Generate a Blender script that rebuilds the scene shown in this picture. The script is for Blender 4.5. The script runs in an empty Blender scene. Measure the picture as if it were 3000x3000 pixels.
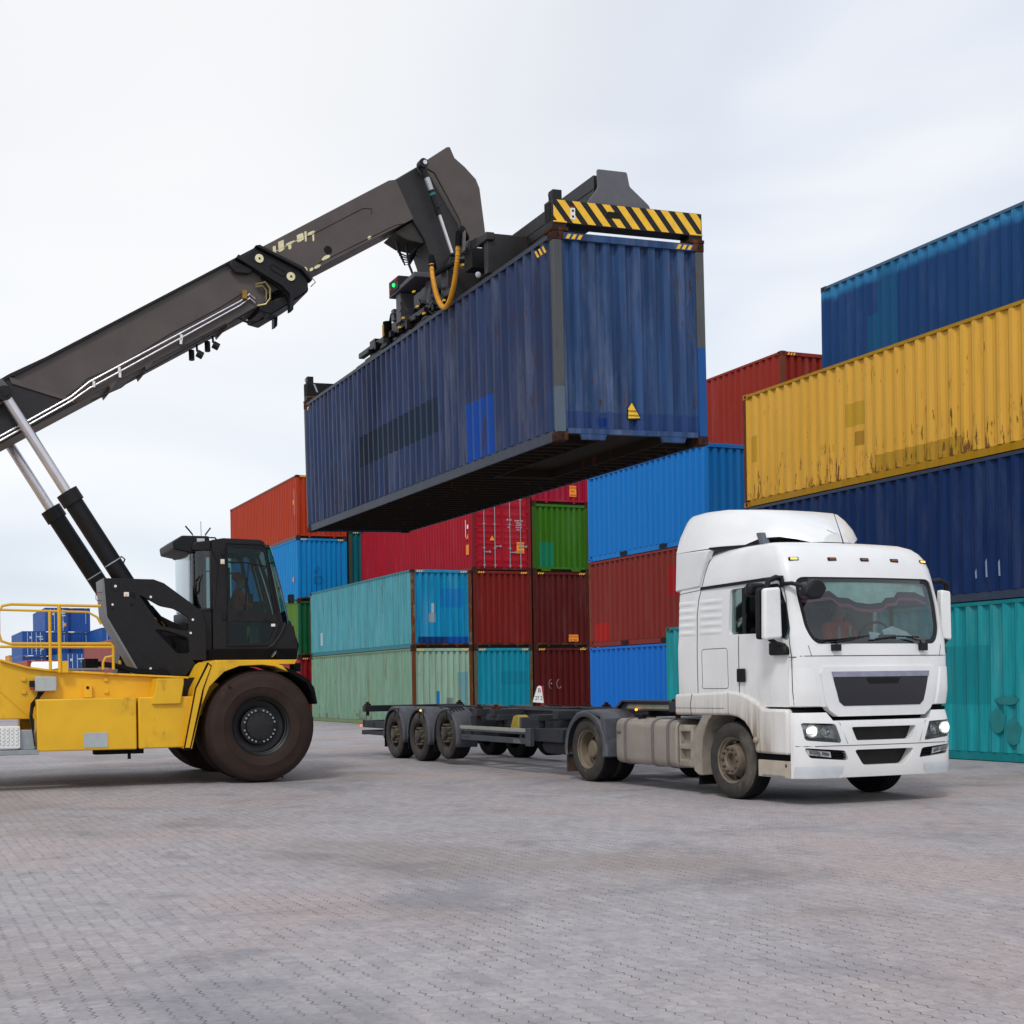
import bpy, math, random
from mathutils import Vector, Matrix, Euler
R = math.radians
C = bpy.context.scene.collection
random.seed(7)

# ------------------------------------------------------------------ camera, sky, sun, exposure
cam = bpy.data.objects.new('camera', bpy.data.cameras.new('camera')); C.objects.link(cam)
cam.location = (0, 0, 1.516); cam.rotation_mode = 'XYZ'
cam.rotation_euler = (R(90), 0.0148, 0)
cam.data.sensor_width = 36; cam.data.lens = 45.925
cam.data.shift_x = 0.1316; cam.data.shift_y = 0.1701
cam.data.clip_start = 0.1; cam.data.clip_end = 3000
bpy.context.scene.camera = cam

SUN_EL, SUN_AZ = R(48), R(-158)      # azimuth of the place the light comes from, clockwise from +Y
world = bpy.data.worlds.new('World'); bpy.context.scene.world = world; world.use_nodes = True
wn = world.node_tree.nodes; wl = world.node_tree.links; wn.clear()
wo = wn.new('ShaderNodeOutputWorld'); bg = wn.new('ShaderNodeBackground')
sky = wn.new('ShaderNodeTexSky'); sky.sky_type = 'NISHITA'; sky.sun_disc = False
sky.sun_elevation = SUN_EL; sky.sun_rotation = SUN_AZ
tc = wn.new('ShaderNodeTexCoord'); mp = wn.new('ShaderNodeMapping'); mp.inputs['Scale'].default_value = (1, 1, 2.6)
nz = wn.new('ShaderNodeTexNoise'); nz.inputs['Scale'].default_value = 2.1; nz.inputs['Detail'].default_value = 3.5
nz.inputs['Roughness'].default_value = 0.45; nz.inputs['Distortion'].default_value = 0.6
cr = wn.new('ShaderNodeValToRGB')
cr.color_ramp.elements[0].position = 0.34; cr.color_ramp.elements[0].color = (0.60, 0.65, 0.74, 1)
cr.color_ramp.elements[1].position = 0.66; cr.color_ramp.elements[1].color = (0.955, 0.955, 0.96, 1)
e = cr.color_ramp.elements.new(0.5); e.color = (0.77, 0.81, 0.88, 1)
# the cloud deck is thinner and brighter high up to the left of the road axis
dotn = wn.new('ShaderNodeVectorMath'); dotn.operation = 'DOT_PRODUCT'; dotn.inputs[1].default_value = (-0.14, 0.88, 0.45)
mr = wn.new('ShaderNodeMapRange'); mr.inputs['From Min'].default_value = 0.925; mr.inputs['From Max'].default_value = 0.995
mixc = wn.new('ShaderNodeMix'); mixc.data_type = 'RGBA'; mixc.inputs['B'].default_value = (0.97, 0.96, 0.945, 1)
mulf = wn.new('ShaderNodeMath'); mulf.operation = 'MULTIPLY'; mulf.inputs[1].default_value = 0.85
scl = wn.new('ShaderNodeVectorMath'); scl.operation = 'SCALE'; scl.inputs['Scale'].default_value = 0.02
add = wn.new('ShaderNodeVectorMath'); add.operation = 'ADD'
wl.new(tc.outputs['Generated'], mp.inputs['Vector']); wl.new(mp.outputs['Vector'], nz.inputs['Vector'])
wl.new(nz.outputs['Fac'], cr.inputs['Fac']); wl.new(tc.outputs['Generated'], dotn.inputs[0])
wl.new(dotn.outputs['Value'], mr.inputs['Value']); wl.new(mr.outputs['Result'], mulf.inputs[0])
wl.new(mulf.outputs[0], mixc.inputs['Factor']); wl.new(cr.outputs['Color'], mixc.inputs['A'])
wl.new(sky.outputs['Color'], scl.inputs[0]); wl.new(scl.outputs['Vector'], add.inputs[0]); wl.new(mixc.outputs['Result'], add.inputs[1])
wl.new(add.outputs['Vector'], bg.inputs['Color']); wl.new(bg.outputs['Background'], wo.inputs['Surface'])
bg.inputs['Strength'].default_value = 0.95

sl = bpy.data.lights.new('sun', 'SUN'); sun = bpy.data.objects.new('sun', sl); C.objects.link(sun)
sl.energy = 1.5; sl.angle = R(11); sl.color = (1.0, 0.965, 0.92)
sd = Vector((math.sin(SUN_AZ) * math.cos(SUN_EL), math.cos(SUN_AZ) * math.cos(SUN_EL), math.sin(SUN_EL)))
sun.rotation_euler = sd.to_track_quat('Z', 'Y').to_euler(); sun.location = sd * 60
vs = bpy.context.scene.view_settings
vs.view_transform = 'Standard'; vs.look = 'None'; vs.gamma = 1; vs.exposure = 0; vs.use_curve_mapping = False

# ------------------------------------------------------------------ material helpers
def lin(h):
    h = h.lstrip('#'); v = [int(h[i:i + 2], 16) / 255 for i in (0, 2, 4)]
    return tuple(c / 12.92 if c <= 0.04045 else ((c + 0.055) / 1.055) ** 2.4 for c in v) + (1,)

class NT:
    """small node builder"""
    def __init__(s, name):
        s.m = bpy.data.materials.new(name); s.m.use_nodes = True
        s.t = s.m.node_tree; s.t.nodes.clear()
        s.out = s.t.nodes.new('ShaderNodeOutputMaterial'); s.b = s.t.nodes.new('ShaderNodeBsdfPrincipled')
        s.t.links.new(s.b.outputs[0], s.out.inputs[0])
        s.tc = s.t.nodes.new('ShaderNodeTexCoord')
    def n(s, k, **kw):
        x = s.t.nodes.new(k)
        for a, v in kw.items(): setattr(x, a, v)
        return x
    def set(s, inp, v):
        if hasattr(v, 'is_output') or isinstance(v, bpy.types.NodeSocket): s.t.links.new(v, inp)
        else: inp.default_value = v
    def math(s, op, a, b=0.0, clamp=False):
        x = s.n('ShaderNodeMath', operation=op, use_clamp=clamp); s.set(x.inputs[0], a); s.set(x.inputs[1], b); return x.outputs[0]
    def vec(s, scale=(1, 1, 1), loc=(0, 0, 0), rot=(0, 0, 0), src='Object'):
        x = s.n('ShaderNodeMapping'); s.t.links.new(s.tc.outputs[src], x.inputs['Vector'])
        x.inputs['Scale'].default_value = scale; x.inputs['Location'].default_value = loc; x.inputs['Rotation'].default_value = rot
        return x.outputs[0]
    def noise(s, v, scale, detail=3, rough=0.55, dist=0.0):
        x = s.n('ShaderNodeTexNoise'); s.set(x.inputs['Vector'], v); x.inputs['Scale'].default_value = scale
        x.inputs['Detail'].default_value = detail; x.inputs['Roughness'].default_value = rough; x.inputs['Distortion'].default_value = dist
        return x.outputs['Fac']
    def step(s, v, a, b):
        x = s.n('ShaderNodeMapRange', interpolation_type='SMOOTHSTEP'); s.set(x.inputs['Value'], v)
        x.inputs['From Min'].default_value = a; x.inputs['From Max'].default_value = b; return x.outputs['Result']
    def mix(s, f, a, b):
        x = s.n('ShaderNodeMix', data_type='RGBA'); s.set(x.inputs['Factor'], f); s.set(x.inputs['A'], a); s.set(x.inputs['B'], b); return x.outputs['Result']
    def xyz(s):
        x = s.n('ShaderNodeSeparateXYZ'); s.t.links.new(s.tc.outputs['Object'], x.inputs[0]); return x.outputs
    def rect(s, u, v, u0, u1, v0, v1):
        r = s.math('MULTIPLY', s.math('GREATER_THAN', u, u0), s.math('LESS_THAN', u, u1))
        return s.math('MULTIPLY', r, s.math('MULTIPLY', s.math('GREATER_THAN', v, v0), s.math('LESS_THAN', v, v1)))
    def bump(s, h, strength=0.2, dist=0.02):
        x = s.n('ShaderNodeBump'); s.set(x.inputs['Height'], h); x.inputs['Strength'].default_value = strength
        x.inputs['Distance'].default_value = dist; s.t.links.new(x.outputs[0], s.b.inputs['Normal'])
    def fin(s, col, rough=0.5, metal=0.0, spec=0.5):
        s.set(s.b.inputs['Base Color'], col); s.set(s.b.inputs['Roughness'], rough); s.set(s.b.inputs['Metallic'], metal)
        s.b.inputs['Specular IOR Level'].default_value = spec
        return s.m

def plain(name, hexcol, rough=0.5, metal=0.0, var=0.12, spec=0.5, scale=6, dirt=None, damt=0.0, bump=0.0):
    t = NT(name); c = lin(hexcol)
    v = t.vec(); f = t.noise(v, scale, 4)
    dk = tuple(x * (1 - var) for x in c[:3]) + (1,); lt = tuple(min(1, x * (1 + var)) for x in c[:3]) + (1,)
    col = t.mix(t.step(f, 0.3, 0.7), dk, lt)
    if dirt:
        g = t.step(t.noise(t.vec((1, 1, .6)), 2.3, 6, .65), 0.62 - damt, 0.80 - damt * .4)
        col = t.mix(t.math('MULTIPLY', g, 0.8), col, lin(dirt))
    if bump: t.bump(t.noise(v, 60, 3), bump, 0.01)
    rg = t.math('ADD', t.math('MULTIPLY', t.noise(v, 14, 3), 0.16), rough - 0.08)
    return t.fin(col, rg, metal, spec)

def emit(name, hexcol, strength):
    t = NT(name); t.b.inputs['Emission Color'].default_value = lin(hexcol); t.b.inputs['Emission Strength'].default_value = strength
    return t.fin(lin(hexcol), 0.3)

def glass(name, tint, refl=0.5, rough=0.02):
    t = NT(name); t.t.nodes.remove(t.b)
    tr = t.n('ShaderNodeBsdfTransparent'); tr.inputs[0].default_value = tint
    gl = t.n('ShaderNodeBsdfGlossy'); gl.inputs['Roughness'].default_value = rough; gl.inputs[0].default_value = (.9, .95, .95, 1)
    fr = t.n('ShaderNodeFresnel'); fr.inputs[0].default_value = 1.5
    mx = t.n('ShaderNodeMixShader'); t.t.links.new(t.math('MULTIPLY', fr.outputs[0], refl * 2), mx.inputs[0])
    t.t.links.new(tr.outputs[0], mx.inputs[1]); t.t.links.new(gl.outputs[0], mx.inputs[2]); t.t.links.new(mx.outputs[0], t.out.inputs[0])
    return t.m

RUST = lin('#5b3420'); RUSTD = lin('#3a2218')
def deep(c, k=1.10, g=.86):
    l = .25 * c[0] + .6 * c[1] + .15 * c[2]
    return tuple(max(.004, l + (v - l) * k) * g for v in c[:3]) + (1,)
def cpaint(name, hexcol, rust=0.25, fade=0.15, dirt=0.2, dirtcol='#4a443c', patches=(), bottom=0.0, rust_seed=0.0, top_fade=None):
    """weathered container paint; patches = (axis_u, u0, u1, z0, z1, colour, strength) repainted rectangles"""
    t = NT(name); c = deep(lin(hexcol)); x, y, z = t.xyz()
    lt = tuple(min(1, k + (0.40 - k) * fade * .55) for k in c[:3]) + (1,); dk = tuple(k * (1 - fade) for k in c[:3]) + (1,)
    loc = (rust_seed, rust_seed * 1.7, 0)
    st = t.noise(t.vec((9, 9, .5), loc), 1.0, 5, .6)                 # vertical run marks
    bl = t.noise(t.vec((2.6, 2.6, .45), loc), 0.9, 5, .65)
    col = t.mix(t.step(st, .3, .72), dk, c); col = t.mix(t.math('MULTIPLY', t.step(bl, .45, .8), .8), col, lt)
    if top_fade:
        zt, hx = top_fade
        e = t.math('ADD', z, t.math('MULTIPLY', t.noise(t.vec((1.1, 1.1, 1)), 1.5, 3), .35))
        col = t.mix(t.math('MULTIPLY', t.step(e, zt, zt + .22), t.math('ADD', t.math('MULTIPLY', st, .9), .35, True)), col, lin(hx))
    for (ax, u0, u1, z0, z1, hx, s_) in patches:
        u = y if ax == 'y' else x
        if ax == 'y': m = t.math('MULTIPLY', t.rect(u, z, u0, u1, z0, z1), t.math('LESS_THAN', x, 0.3))
        else: m = t.math('MULTIPLY', t.rect(u, z, u0, u1, z0, z1), t.math('LESS_THAN', y, 0.3))
        col = t.mix(t.math('MULTIPLY', m, s_), col, deep(lin(hx)))
    d = t.step(t.noise(t.vec((5, 5, .7), loc), .8, 6, .7), .52, .85)
    col = t.mix(t.math('MULTIPLY', d, dirt * 1.6, True), col, lin(dirtcol))
    # rust: sparse spots stretched down, thicker near the bottom rail when asked
    r1 = t.math('ADD', t.noise(t.vec((9, 9, 1.5), loc), 1.5, 8, .72), t.math('MULTIPLY', t.math('SUBTRACT', t.noise(t.vec((1, 1, .8), loc), .8, 3), .5), .30))
    thr = .69 - rust * .12
    if bottom:
        low = t.math('MULTIPLY', t.math('SUBTRACT', 1.0, t.math('DIVIDE', z, bottom), True), .12)
        r1 = t.math('ADD', r1, low)
    rm = t.step(r1, thr, thr + .075)
    rc = t.mix(t.noise(t.vec(), 14, 3), RUSTD, RUST)
    col = t.mix(t.math('MULTIPLY', rm, .85), col, rc)
    rg = t.math('ADD', t.math('MULTIPLY', rm, .3), t.math('ADD', t.math('MULTIPLY', bl, .25), .36))
    t.bump(t.noise(t.vec((1, 1, .5)), 5, 3), .12, .02)
    return t.fin(col, rg, 0, .16)

def metalrust(name, hexcol, amt=.5, seed=0.0):
    t = NT(name); r = t.noise(t.vec((3, 3, 1), (seed, seed, 0)), 2.2, 7, .7)
    col = t.mix(t.step(r, .62 - amt * .3, .74 - amt * .3), lin(hexcol), t.mix(t.noise(t.vec(), 20, 3), RUSTD, lin('#7a4626')))
    return t.fin(col, .8, 0, .12)

# ------------------------------------------------------------------ mesh helpers
class MB:
    def __init__(s): s.v = []; s.f = []; s.mi = []; s.mats = []; s.cur = 0
    def use(s, m):
        if s.f and not s.mats: s.mats.append(None)
        if m not in s.mats: s.mats.append(m)
        s.cur = s.mats.index(m); return s
    def add(s, vs, fs):
        o = len(s.v); s.v += [tuple(v) for v in vs]; s.f += [tuple(i + o for i in f) for f in fs]; s.mi += [s.cur] * len(fs); return s
    def box(s, x0, x1, y0, y1, z0, z1):
        return s.add([(x0, y0, z0), (x1, y0, z0), (x1, y1, z0), (x0, y1, z0), (x0, y0, z1), (x1, y0, z1), (x1, y1, z1), (x0, y1, z1)],
                     [(0, 3, 2, 1), (4, 5, 6, 7), (0, 1, 5, 4), (1, 2, 6, 5), (2, 3, 7, 6), (3, 0, 4, 7)])
    def prism(s, pts, ax, a, b):
        """polygon given in the two other axes (in x,y,z order), extruded along ax from a to b"""
        def P(p, t): q = list(p); q.insert(ax, t); return q
        n = len(pts); vs = [P(p, a) for p in pts] + [P(p, b) for p in pts]
        ar = sum(pts[i][0] * pts[(i + 1) % n][1] - pts[(i + 1) % n][0] * pts[i][1] for i in range(n))
        fl = (ar > 0) ^ (ax == 1)
        if a > b: fl = not fl
        top = list(range(n, 2 * n)); bot = list(range(n))[::-1]
        sides = [(i, (i + 1) % n, n + (i + 1) % n, n + i) for i in range(n)]
        fs = [top, bot] + sides
        if not fl: fs = [tuple(f)[::-1] for f in fs]
        return s.add(vs, fs)
    def tube(s, pts, r, n=8, caps=True, r1=None):
        pts = [Vector(p) for p in pts]; rings = []; up = None
        for i, p in enumerate(pts):
            d = (pts[min(i + 1, len(pts) - 1)] - pts[max(i - 1, 0)]).normalized()
            if up is None:
                up = Vector((0, 0, 1)) if abs(d.z) < .9 else Vector((1, 0, 0))
            a = d.cross(up).normalized(); up = a.cross(d).normalized()
            rr = r if r1 is None else r + (r1 - r) * i / (len(pts) - 1)
            rings.append([p + (a * math.cos(2 * math.pi * k / n) + up * math.sin(2 * math.pi * k / n)) * rr for k in range(n)])
        vs = [v for rg in rings for v in rg]; fs = []
        for i in range(len(pts) - 1):
            for k in range(n): fs.append((i * n + k, i * n + (k + 1) % n, (i + 1) * n + (k + 1) % n, (i + 1) * n + k))
        fs = [f[::-1] for f in fs]
        if caps: fs += [tuple(range(n)), tuple(range((len(pts) - 1) * n, len(pts) * n))[::-1]]
        return s.add(vs, fs)
    def lathe(s, prof, c=(0, 0, 0), ax=1, n=40):
        """prof: (radius, offset along ax)"""
        vs = []; fs = []
        for (r, a) in prof:
            for k in range(n):
                t = 2 * math.pi * k / n; q = [r * math.cos(t), r * math.sin(t)]; q.insert(ax, a)
                vs.append((q[0] + c[0], q[1] + c[1], q[2] + c[2]))
        m = len(prof)
        for i in range(m - 1):
            for k in range(n): fs.append((i * n + k, i * n + (k + 1) % n, (i + 1) * n + (k + 1) % n, (i + 1) * n + k))
        return s.add(vs, fs)
    def ball(s, c, rx, ry=None, rz=None, n=12):
        ry = ry or rx; rz = rz or rx; vs = []; fs = []
        for i in range(n // 2 + 1):
            p = math.pi * i / (n // 2)
            for k in range(n):
                t = 2 * math.pi * k / n
                vs.append((c[0] + rx * math.sin(p) * math.cos(t), c[1] + ry * math.sin(p) * math.sin(t), c[2] + rz * math.cos(p)))
        for i in range(n // 2):
            for k in range(n): fs.append((i * n + k, (i + 1) * n + k, (i + 1) * n + (k + 1) % n, i * n + (k + 1) % n))
        return s.add(vs, fs)
    def grid(s, P):
        """P: rows of points"""
        a, b = len(P), len(P[0]); vs = [p for r in P for p in r]
        return s.add(vs, [(i * b + j, i * b + j + 1, (i + 1) * b + j + 1, (i + 1) * b + j) for i in range(a - 1) for j in range(b - 1)])
    def mirror_y(s):
        n = len(s.v); s.v += [(x, -y, z) for x, y, z in s.v]
        fs = [tuple(i + n for i in f)[::-1] for f in s.f]; s.f += fs; s.mi += list(s.mi); return s
    def mesh(s, name, smooth=35):
        me = bpy.data.meshes.new(name); me.from_pydata(s.v, [], s.f)
        for m in s.mats: me.materials.append(m)
        for p, i in zip(me.polygons, s.mi): p.material_index = i
        me.validate()
        import bmesh
        b = bmesh.new(); b.from_mesh(me); bmesh.ops.recalc_face_normals(b, faces=b.faces); b.to_mesh(me); b.free()
        if smooth:
            me.shade_smooth(); me.set_sharp_from_angle(angle=R(smooth))
        return me
    def build(s, name, mat=None, parent=None, bevel=0.0, seg=2, smooth=35, loc=(0, 0, 0), rot=(0, 0, 0)):
        if mat is not None and not s.mats: s.mats = [mat]
        s.mats = [mat if q is None else q for q in s.mats]
        o = bpy.data.objects.new(name, s.mesh(name, smooth)); C.objects.link(o)
        if parent: o.parent = parent
        o.location = loc; o.rotation_euler = rot
        if bevel:
            m = o.modifiers.new('bevel', 'BEVEL'); m.width = bevel; m.segments = seg; m.limit_method = 'ANGLE'; m.angle_limit = R(40)
            m.harden_normals = False
        return o

def tag(o, label=None, cat=None, group=None, kind=None):
    if label: o['label'] = label
    if cat: o['category'] = cat
    if group: o['group'] = group
    if kind: o['kind'] = kind
    return o
def thing(name, label, cat, loc=(0, 0, 0), rz=0, group=None, rot=None):
    o = bpy.data.objects.new(name, None); C.objects.link(o); o.location = loc; o.rotation_euler = rot or (0, 0, rz)
    o.empty_display_size = .3
    return tag(o, label, cat, group)
def cut(o, cutters, bevel=0.0, smooth=35):
    """subtract prisms (MB list) from o, for good"""
    tmp = []
    for c in cutters:
        k = bpy.data.objects.new('cutter', c.mesh('cutter', 0)); C.objects.link(k); tmp.append(k)
        m = o.modifiers.new('b', 'BOOLEAN'); m.operation = 'DIFFERENCE'; m.solver = 'EXACT'; m.object = k
    par, o.parent = o.parent, None
    loc, o.location = o.location.copy(), (0, 0, 0)
    bpy.context.view_layer.update(); dg = bpy.context.evaluated_depsgraph_get()
    me = bpy.data.meshes.new_from_object(o.evaluated_get(dg)); o.modifiers.clear(); me.name = o.name; o.data = me
    for k in tmp: bpy.data.objects.remove(k)
    o.parent = par; o.location = loc
    me.shade_smooth(); me.set_sharp_from_angle(angle=R(smooth))
    if bevel:
        m = o.modifiers.new('bevel', 'BEVEL'); m.width = bevel; m.segments = 2; m.limit_method = 'ANGLE'; m.angle_limit = R(40)
    return o
def text(s, size, mat, parent, loc, rot, name='lettering', ext=.001, align='CENTER', sx=1.0, space=1.0):
    cu = bpy.data.curves.new(name, 'FONT'); cu.body = s; cu.size = size; cu.extrude = ext; cu.align_x = align; cu.space_line = space
    o = bpy.data.objects.new(name, cu); C.objects.link(o); bpy.context.view_layer.update()
    me = bpy.data.meshes.new_from_object(o.evaluated_get(bpy.context.evaluated_depsgraph_get())); bpy.data.objects.remove(o)
    me.materials.clear(); me.materials.append(mat)
    o = bpy.data.objects.new(name, me); C.objects.link(o); o.parent = parent; o.location = loc; o.rotation_euler = rot; o.scale = (sx, 1, 1)
    return o
def rnd_poly(pts, r=.05, n=4):
    """round the corners of a 2D polygon"""
    out = []; m = len(pts)
    for i in range(m):
        p = Vector(pts[i]); a = Vector(pts[i - 1]) - p; b = Vector(pts[(i + 1) % m]) - p
        d = min(r, a.length * .45, b.length * .45); p0 = p + a.normalized() * d; p1 = p + b.normalized() * d
        for k in range(n + 1):
            t = k / n; q = p0 * (1 - t) ** 2 + p * 2 * t * (1 - t) + p1 * t * t; out.append((q.x, q.y))
    return out

# ------------------------------------------------------------------ shared materials
M_dark = plain('dark_machine_paint', '#1a191c', .5, var=.15, dirt='#3a352f', damt=.0, spec=.3)
M_boom = plain('boom_charcoal_paint', '#57504c', .5, var=.10, scale=2.0, spec=.3)
M_black = plain('black_plastic', '#121215', .5, var=.2, spec=.3)
M_blackm = plain('matt_black_rubber_trim', '#0c0c0e', .8, var=.2, spec=.15)
M_hole = plain('opening_shade', '#050505', .9, var=.1)  # near-black patches that paint the shade inside holes and slots
M_yel = plain('yellow_machine_paint', '#e2ae16', .42, var=.08, scale=1.5, dirt='#7d6224', damt=.05)
M_hyel = plain('hazard_yellow', '#f2bd2c', .55, var=.08)
M_chrome = plain('polished_cylinder_rod', '#d8d4d6', .22, metal=.85, var=.04)
M_steel = plain('galvanised_steel', '#9aa0a3', .45, metal=.5, var=.1)
M_ltgrey = plain('light_grey_paint', '#a9b2b4', .5, var=.06)
M_castg = metalrust('rusted_casting', '#3a241b', .45)
M_white = plain('white_cab_paint', '#e9e9e8', .28, var=.02, spec=.5)
M_offwhite = plain('pale_grey_plastic', '#c9ced2', .5, var=.05)
M_orange = plain('orange_sticker', '#f08a1c', .6, var=.06)
M_ink = plain('black_ink', '#1a1410', .7, var=.05)
M_wht = plain('white_marking', '#e8e8e4', .6, var=.04)
M_cream = plain('worn_cream_sticker', '#e6dcb0', .6, var=.1)
M_floorsteel = metalrust('underfloor_steel', '#2c241e', .15)

# ------------------------------------------------------------------ ground
TH = 0.36087
t = NT('block_paving')
v = t.n('ShaderNodeMapping'); t.t.links.new(t.tc.outputs['Object'], v.inputs[0]); v.inputs['Rotation'].default_value = (0, 0, -TH)
sx = t.n('ShaderNodeSeparateXYZ'); t.t.links.new(v.outputs[0], sx.inputs[0])
ax_, ay_ = sx.outputs[1], sx.outputs[0]                     # ax_: along the container lanes, ay_: across
def tri(u, per): 
    q = t.math('PINGPONG', u, per / 2); return t.math('SUBTRACT', t.math('MULTIPLY', q, 2 / per * 1.0), .5)
wob = t.noise(v.outputs[0], 9, 2)
ay2 = t.math('ADD', ay_, t.math('MULTIPLY', tri(ax_, .0733), .024))
ax2 = t.math('ADD', ax_, t.math('MULTIPLY', t.math('ADD', tri(ay_, .112), t.math('MULTIPLY', wob, .4)), .016))
cb = t.n('ShaderNodeCombineXYZ'); t.t.links.new(ax2, cb.inputs[0]); t.t.links.new(ay2, cb.inputs[1])
br = t.n('ShaderNodeTexBrick'); t.t.links.new(cb.outputs[0], br.inputs['Vector']); br.offset = .5; br.squash = 1
br.inputs['Scale'].default_value = 1; br.inputs['Brick Width'].default_value = .18; br.inputs['Row Height'].default_value = .112
br.inputs['Mortar Size'].default_value = .0042; br.inputs['Mortar Smooth'].default_value = .3; br.inputs['Bias'].default_value = 0
br.inputs['Color1'].default_value = (0, 0, 0, 1); br.inputs['Color2'].default_value = (1, 1, 1, 1); br.inputs['Mortar'].default_value = (.5, .5, .5, 1)
base = t.mix(br.outputs['Color'], lin('#9e9a9d'), lin('#aea9ab'))
n2 = lambda loc, sc, d, r_, ds=0.0, st=(1, 1, 1): t.noise(t.vec(st, loc), sc, d, r_, ds)
base = t.mix(t.math('MULTIPLY', t.step(n2((2, 4, 0), .22, 5, .6), .46, .64), .62), base, lin('#b09f9a'))          # warmer lots of pavers
base = t.mix(t.math('MULTIPLY', t.step(n2((31, 7, 0), .38, 7, .66, 1.0), .51, .70), .66), base, lin('#7a7b82'))      # dark oily patches
base = t.mix(t.math('MULTIPLY', t.step(n2((3, 17, 0), .20, 6, .62), .49, .66), .55), base, lin('#897d73'))          # brown tracked-in dirt
base = t.mix(t.math('MULTIPLY', t.step(n2((13, 1, 0), 1.3, 6, .7, .5), .52, .74), .50), base, lin('#6d686c'))        # small scuffs
base = t.mix(t.math('MULTIPLY', t.step(n2((9, 2, 0), 2.6, 6, .75), .56, .74), .42), base, lin('#c0b8b4'))
fine = t.noise(v.outputs[0], 15, 7, .78); base = t.mix(t.math('MULTIPLY', t.step(fine, .35, .70), .42), base, lin('#6f6a6b'))
# sand-filled joints: the zigzag ones along the lanes are the wide ones; worn away in places
fr_ = t.math('FRACT', t.math('DIVIDE', ay2, .112)); edge = t.math('ABSOLUTE', t.math('SUBTRACT', fr_, .5))
lane = t.step(edge, .40, .46)
par_ = t.math('MULTIPLY', t.math('MODULO', t.math('FLOOR', t.math('ADD', t.math('DIVIDE', ay2, .112), 2000.5)), 2), .5)
run_ = t.math('FRACT', t.math('ADD', t.math('DIVIDE', ax2, .36), t.math('ADD', par_, 500.0)))
lane = t.math('MULTIPLY', lane, t.step(run_, .66, .58))
jw = t.math('MULTIPLY', t.math('ADD', .26, t.math('MULTIPLY', lane, .74)), t.math('ADD', .12, t.step(n2((5, 5, 0), 1.3, 6, .75), .38, .60)))
jm = t.math('MULTIPLY', br.outputs['Fac'], jw, True)
base = t.mix(t.math('MULTIPLY', jm, .85), base, lin('#3f372f'))
hh = t.math('SUBTRACT', t.math('MULTIPLY', t.noise(v.outputs[0], 7, 3), .3), br.outputs['Fac'])
t.bump(hh, .35, .004)
M_ground = t.fin(base, t.math('ADD', .62, t.math('MULTIPLY', fine, .25)), 0, .3)
g = MB(); g.add([(-900, -300, 0), (900, -300, 0), (900, 1500, 0), (-900, 1500, 0)], [(0, 1, 2, 3)])
tag(g.build('ground', M_ground, smooth=0), kind='structure')

# ------------------------------------------------------------------ shipping containers
L40, L20, W = 12.192, 6.058, 2.438
def corr(u0, u1, pitch, depth, zz0, zz1, fixed, ax, inward=1, f1=.25, s=.25):
    """trapezoid sheet along ax (0: along x at y=fixed, 1: along y at x=fixed)"""
    mb = []; n = max(1, round((u1 - u0) / pitch)); p = (u1 - u0) / n
    prof = [(u0, 0)]
    for i in range(n):
        a = u0 + i * p
        prof += [(a + p * f1 * .5, 0), (a + p * (f1 * .5 + s), depth), (a + p * (1 - f1 * .5 - s), depth), (a + p * (1 - f1 * .5), 0)]
    prof.append((u1, 0))
    rows = []
    for z in (zz0, zz1):
        rows.append([((u, fixed + inward * d, z) if ax == 0 else (fixed + inward * d, u, z)) for u, d in prof])
    return rows
def castings(mb, x, y, z, hx, hy, M_c):
    """one corner casting whose outer corner is at x,y; hx,hy = direction of the body"""
    x0, x1 = sorted((x, x + hx * .165)); y0, y1 = sorted((y, y + hy * .18))
    mb.use(M_c).box(x0, x1, y0, y1, z, z + .118)
    mb.use(M_hole)
    ov = [(.045 * math.cos(a) * .8, .038 * math.sin(a)) for a in [k * math.pi / 6 for k in range(12)]]
    cx = (x0 + x1) / 2; cy = (y0 + y1) / 2; zc = z + .06
    mb.prism([(cx + a * .75, zc + b) for a, b in ov], 1, y - hy * .003, y + hy * .01)
    mb.prism([(cy + a, zc + b) for a, b in ov], 0, x - hx * .003, x + hx * .01)
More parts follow.
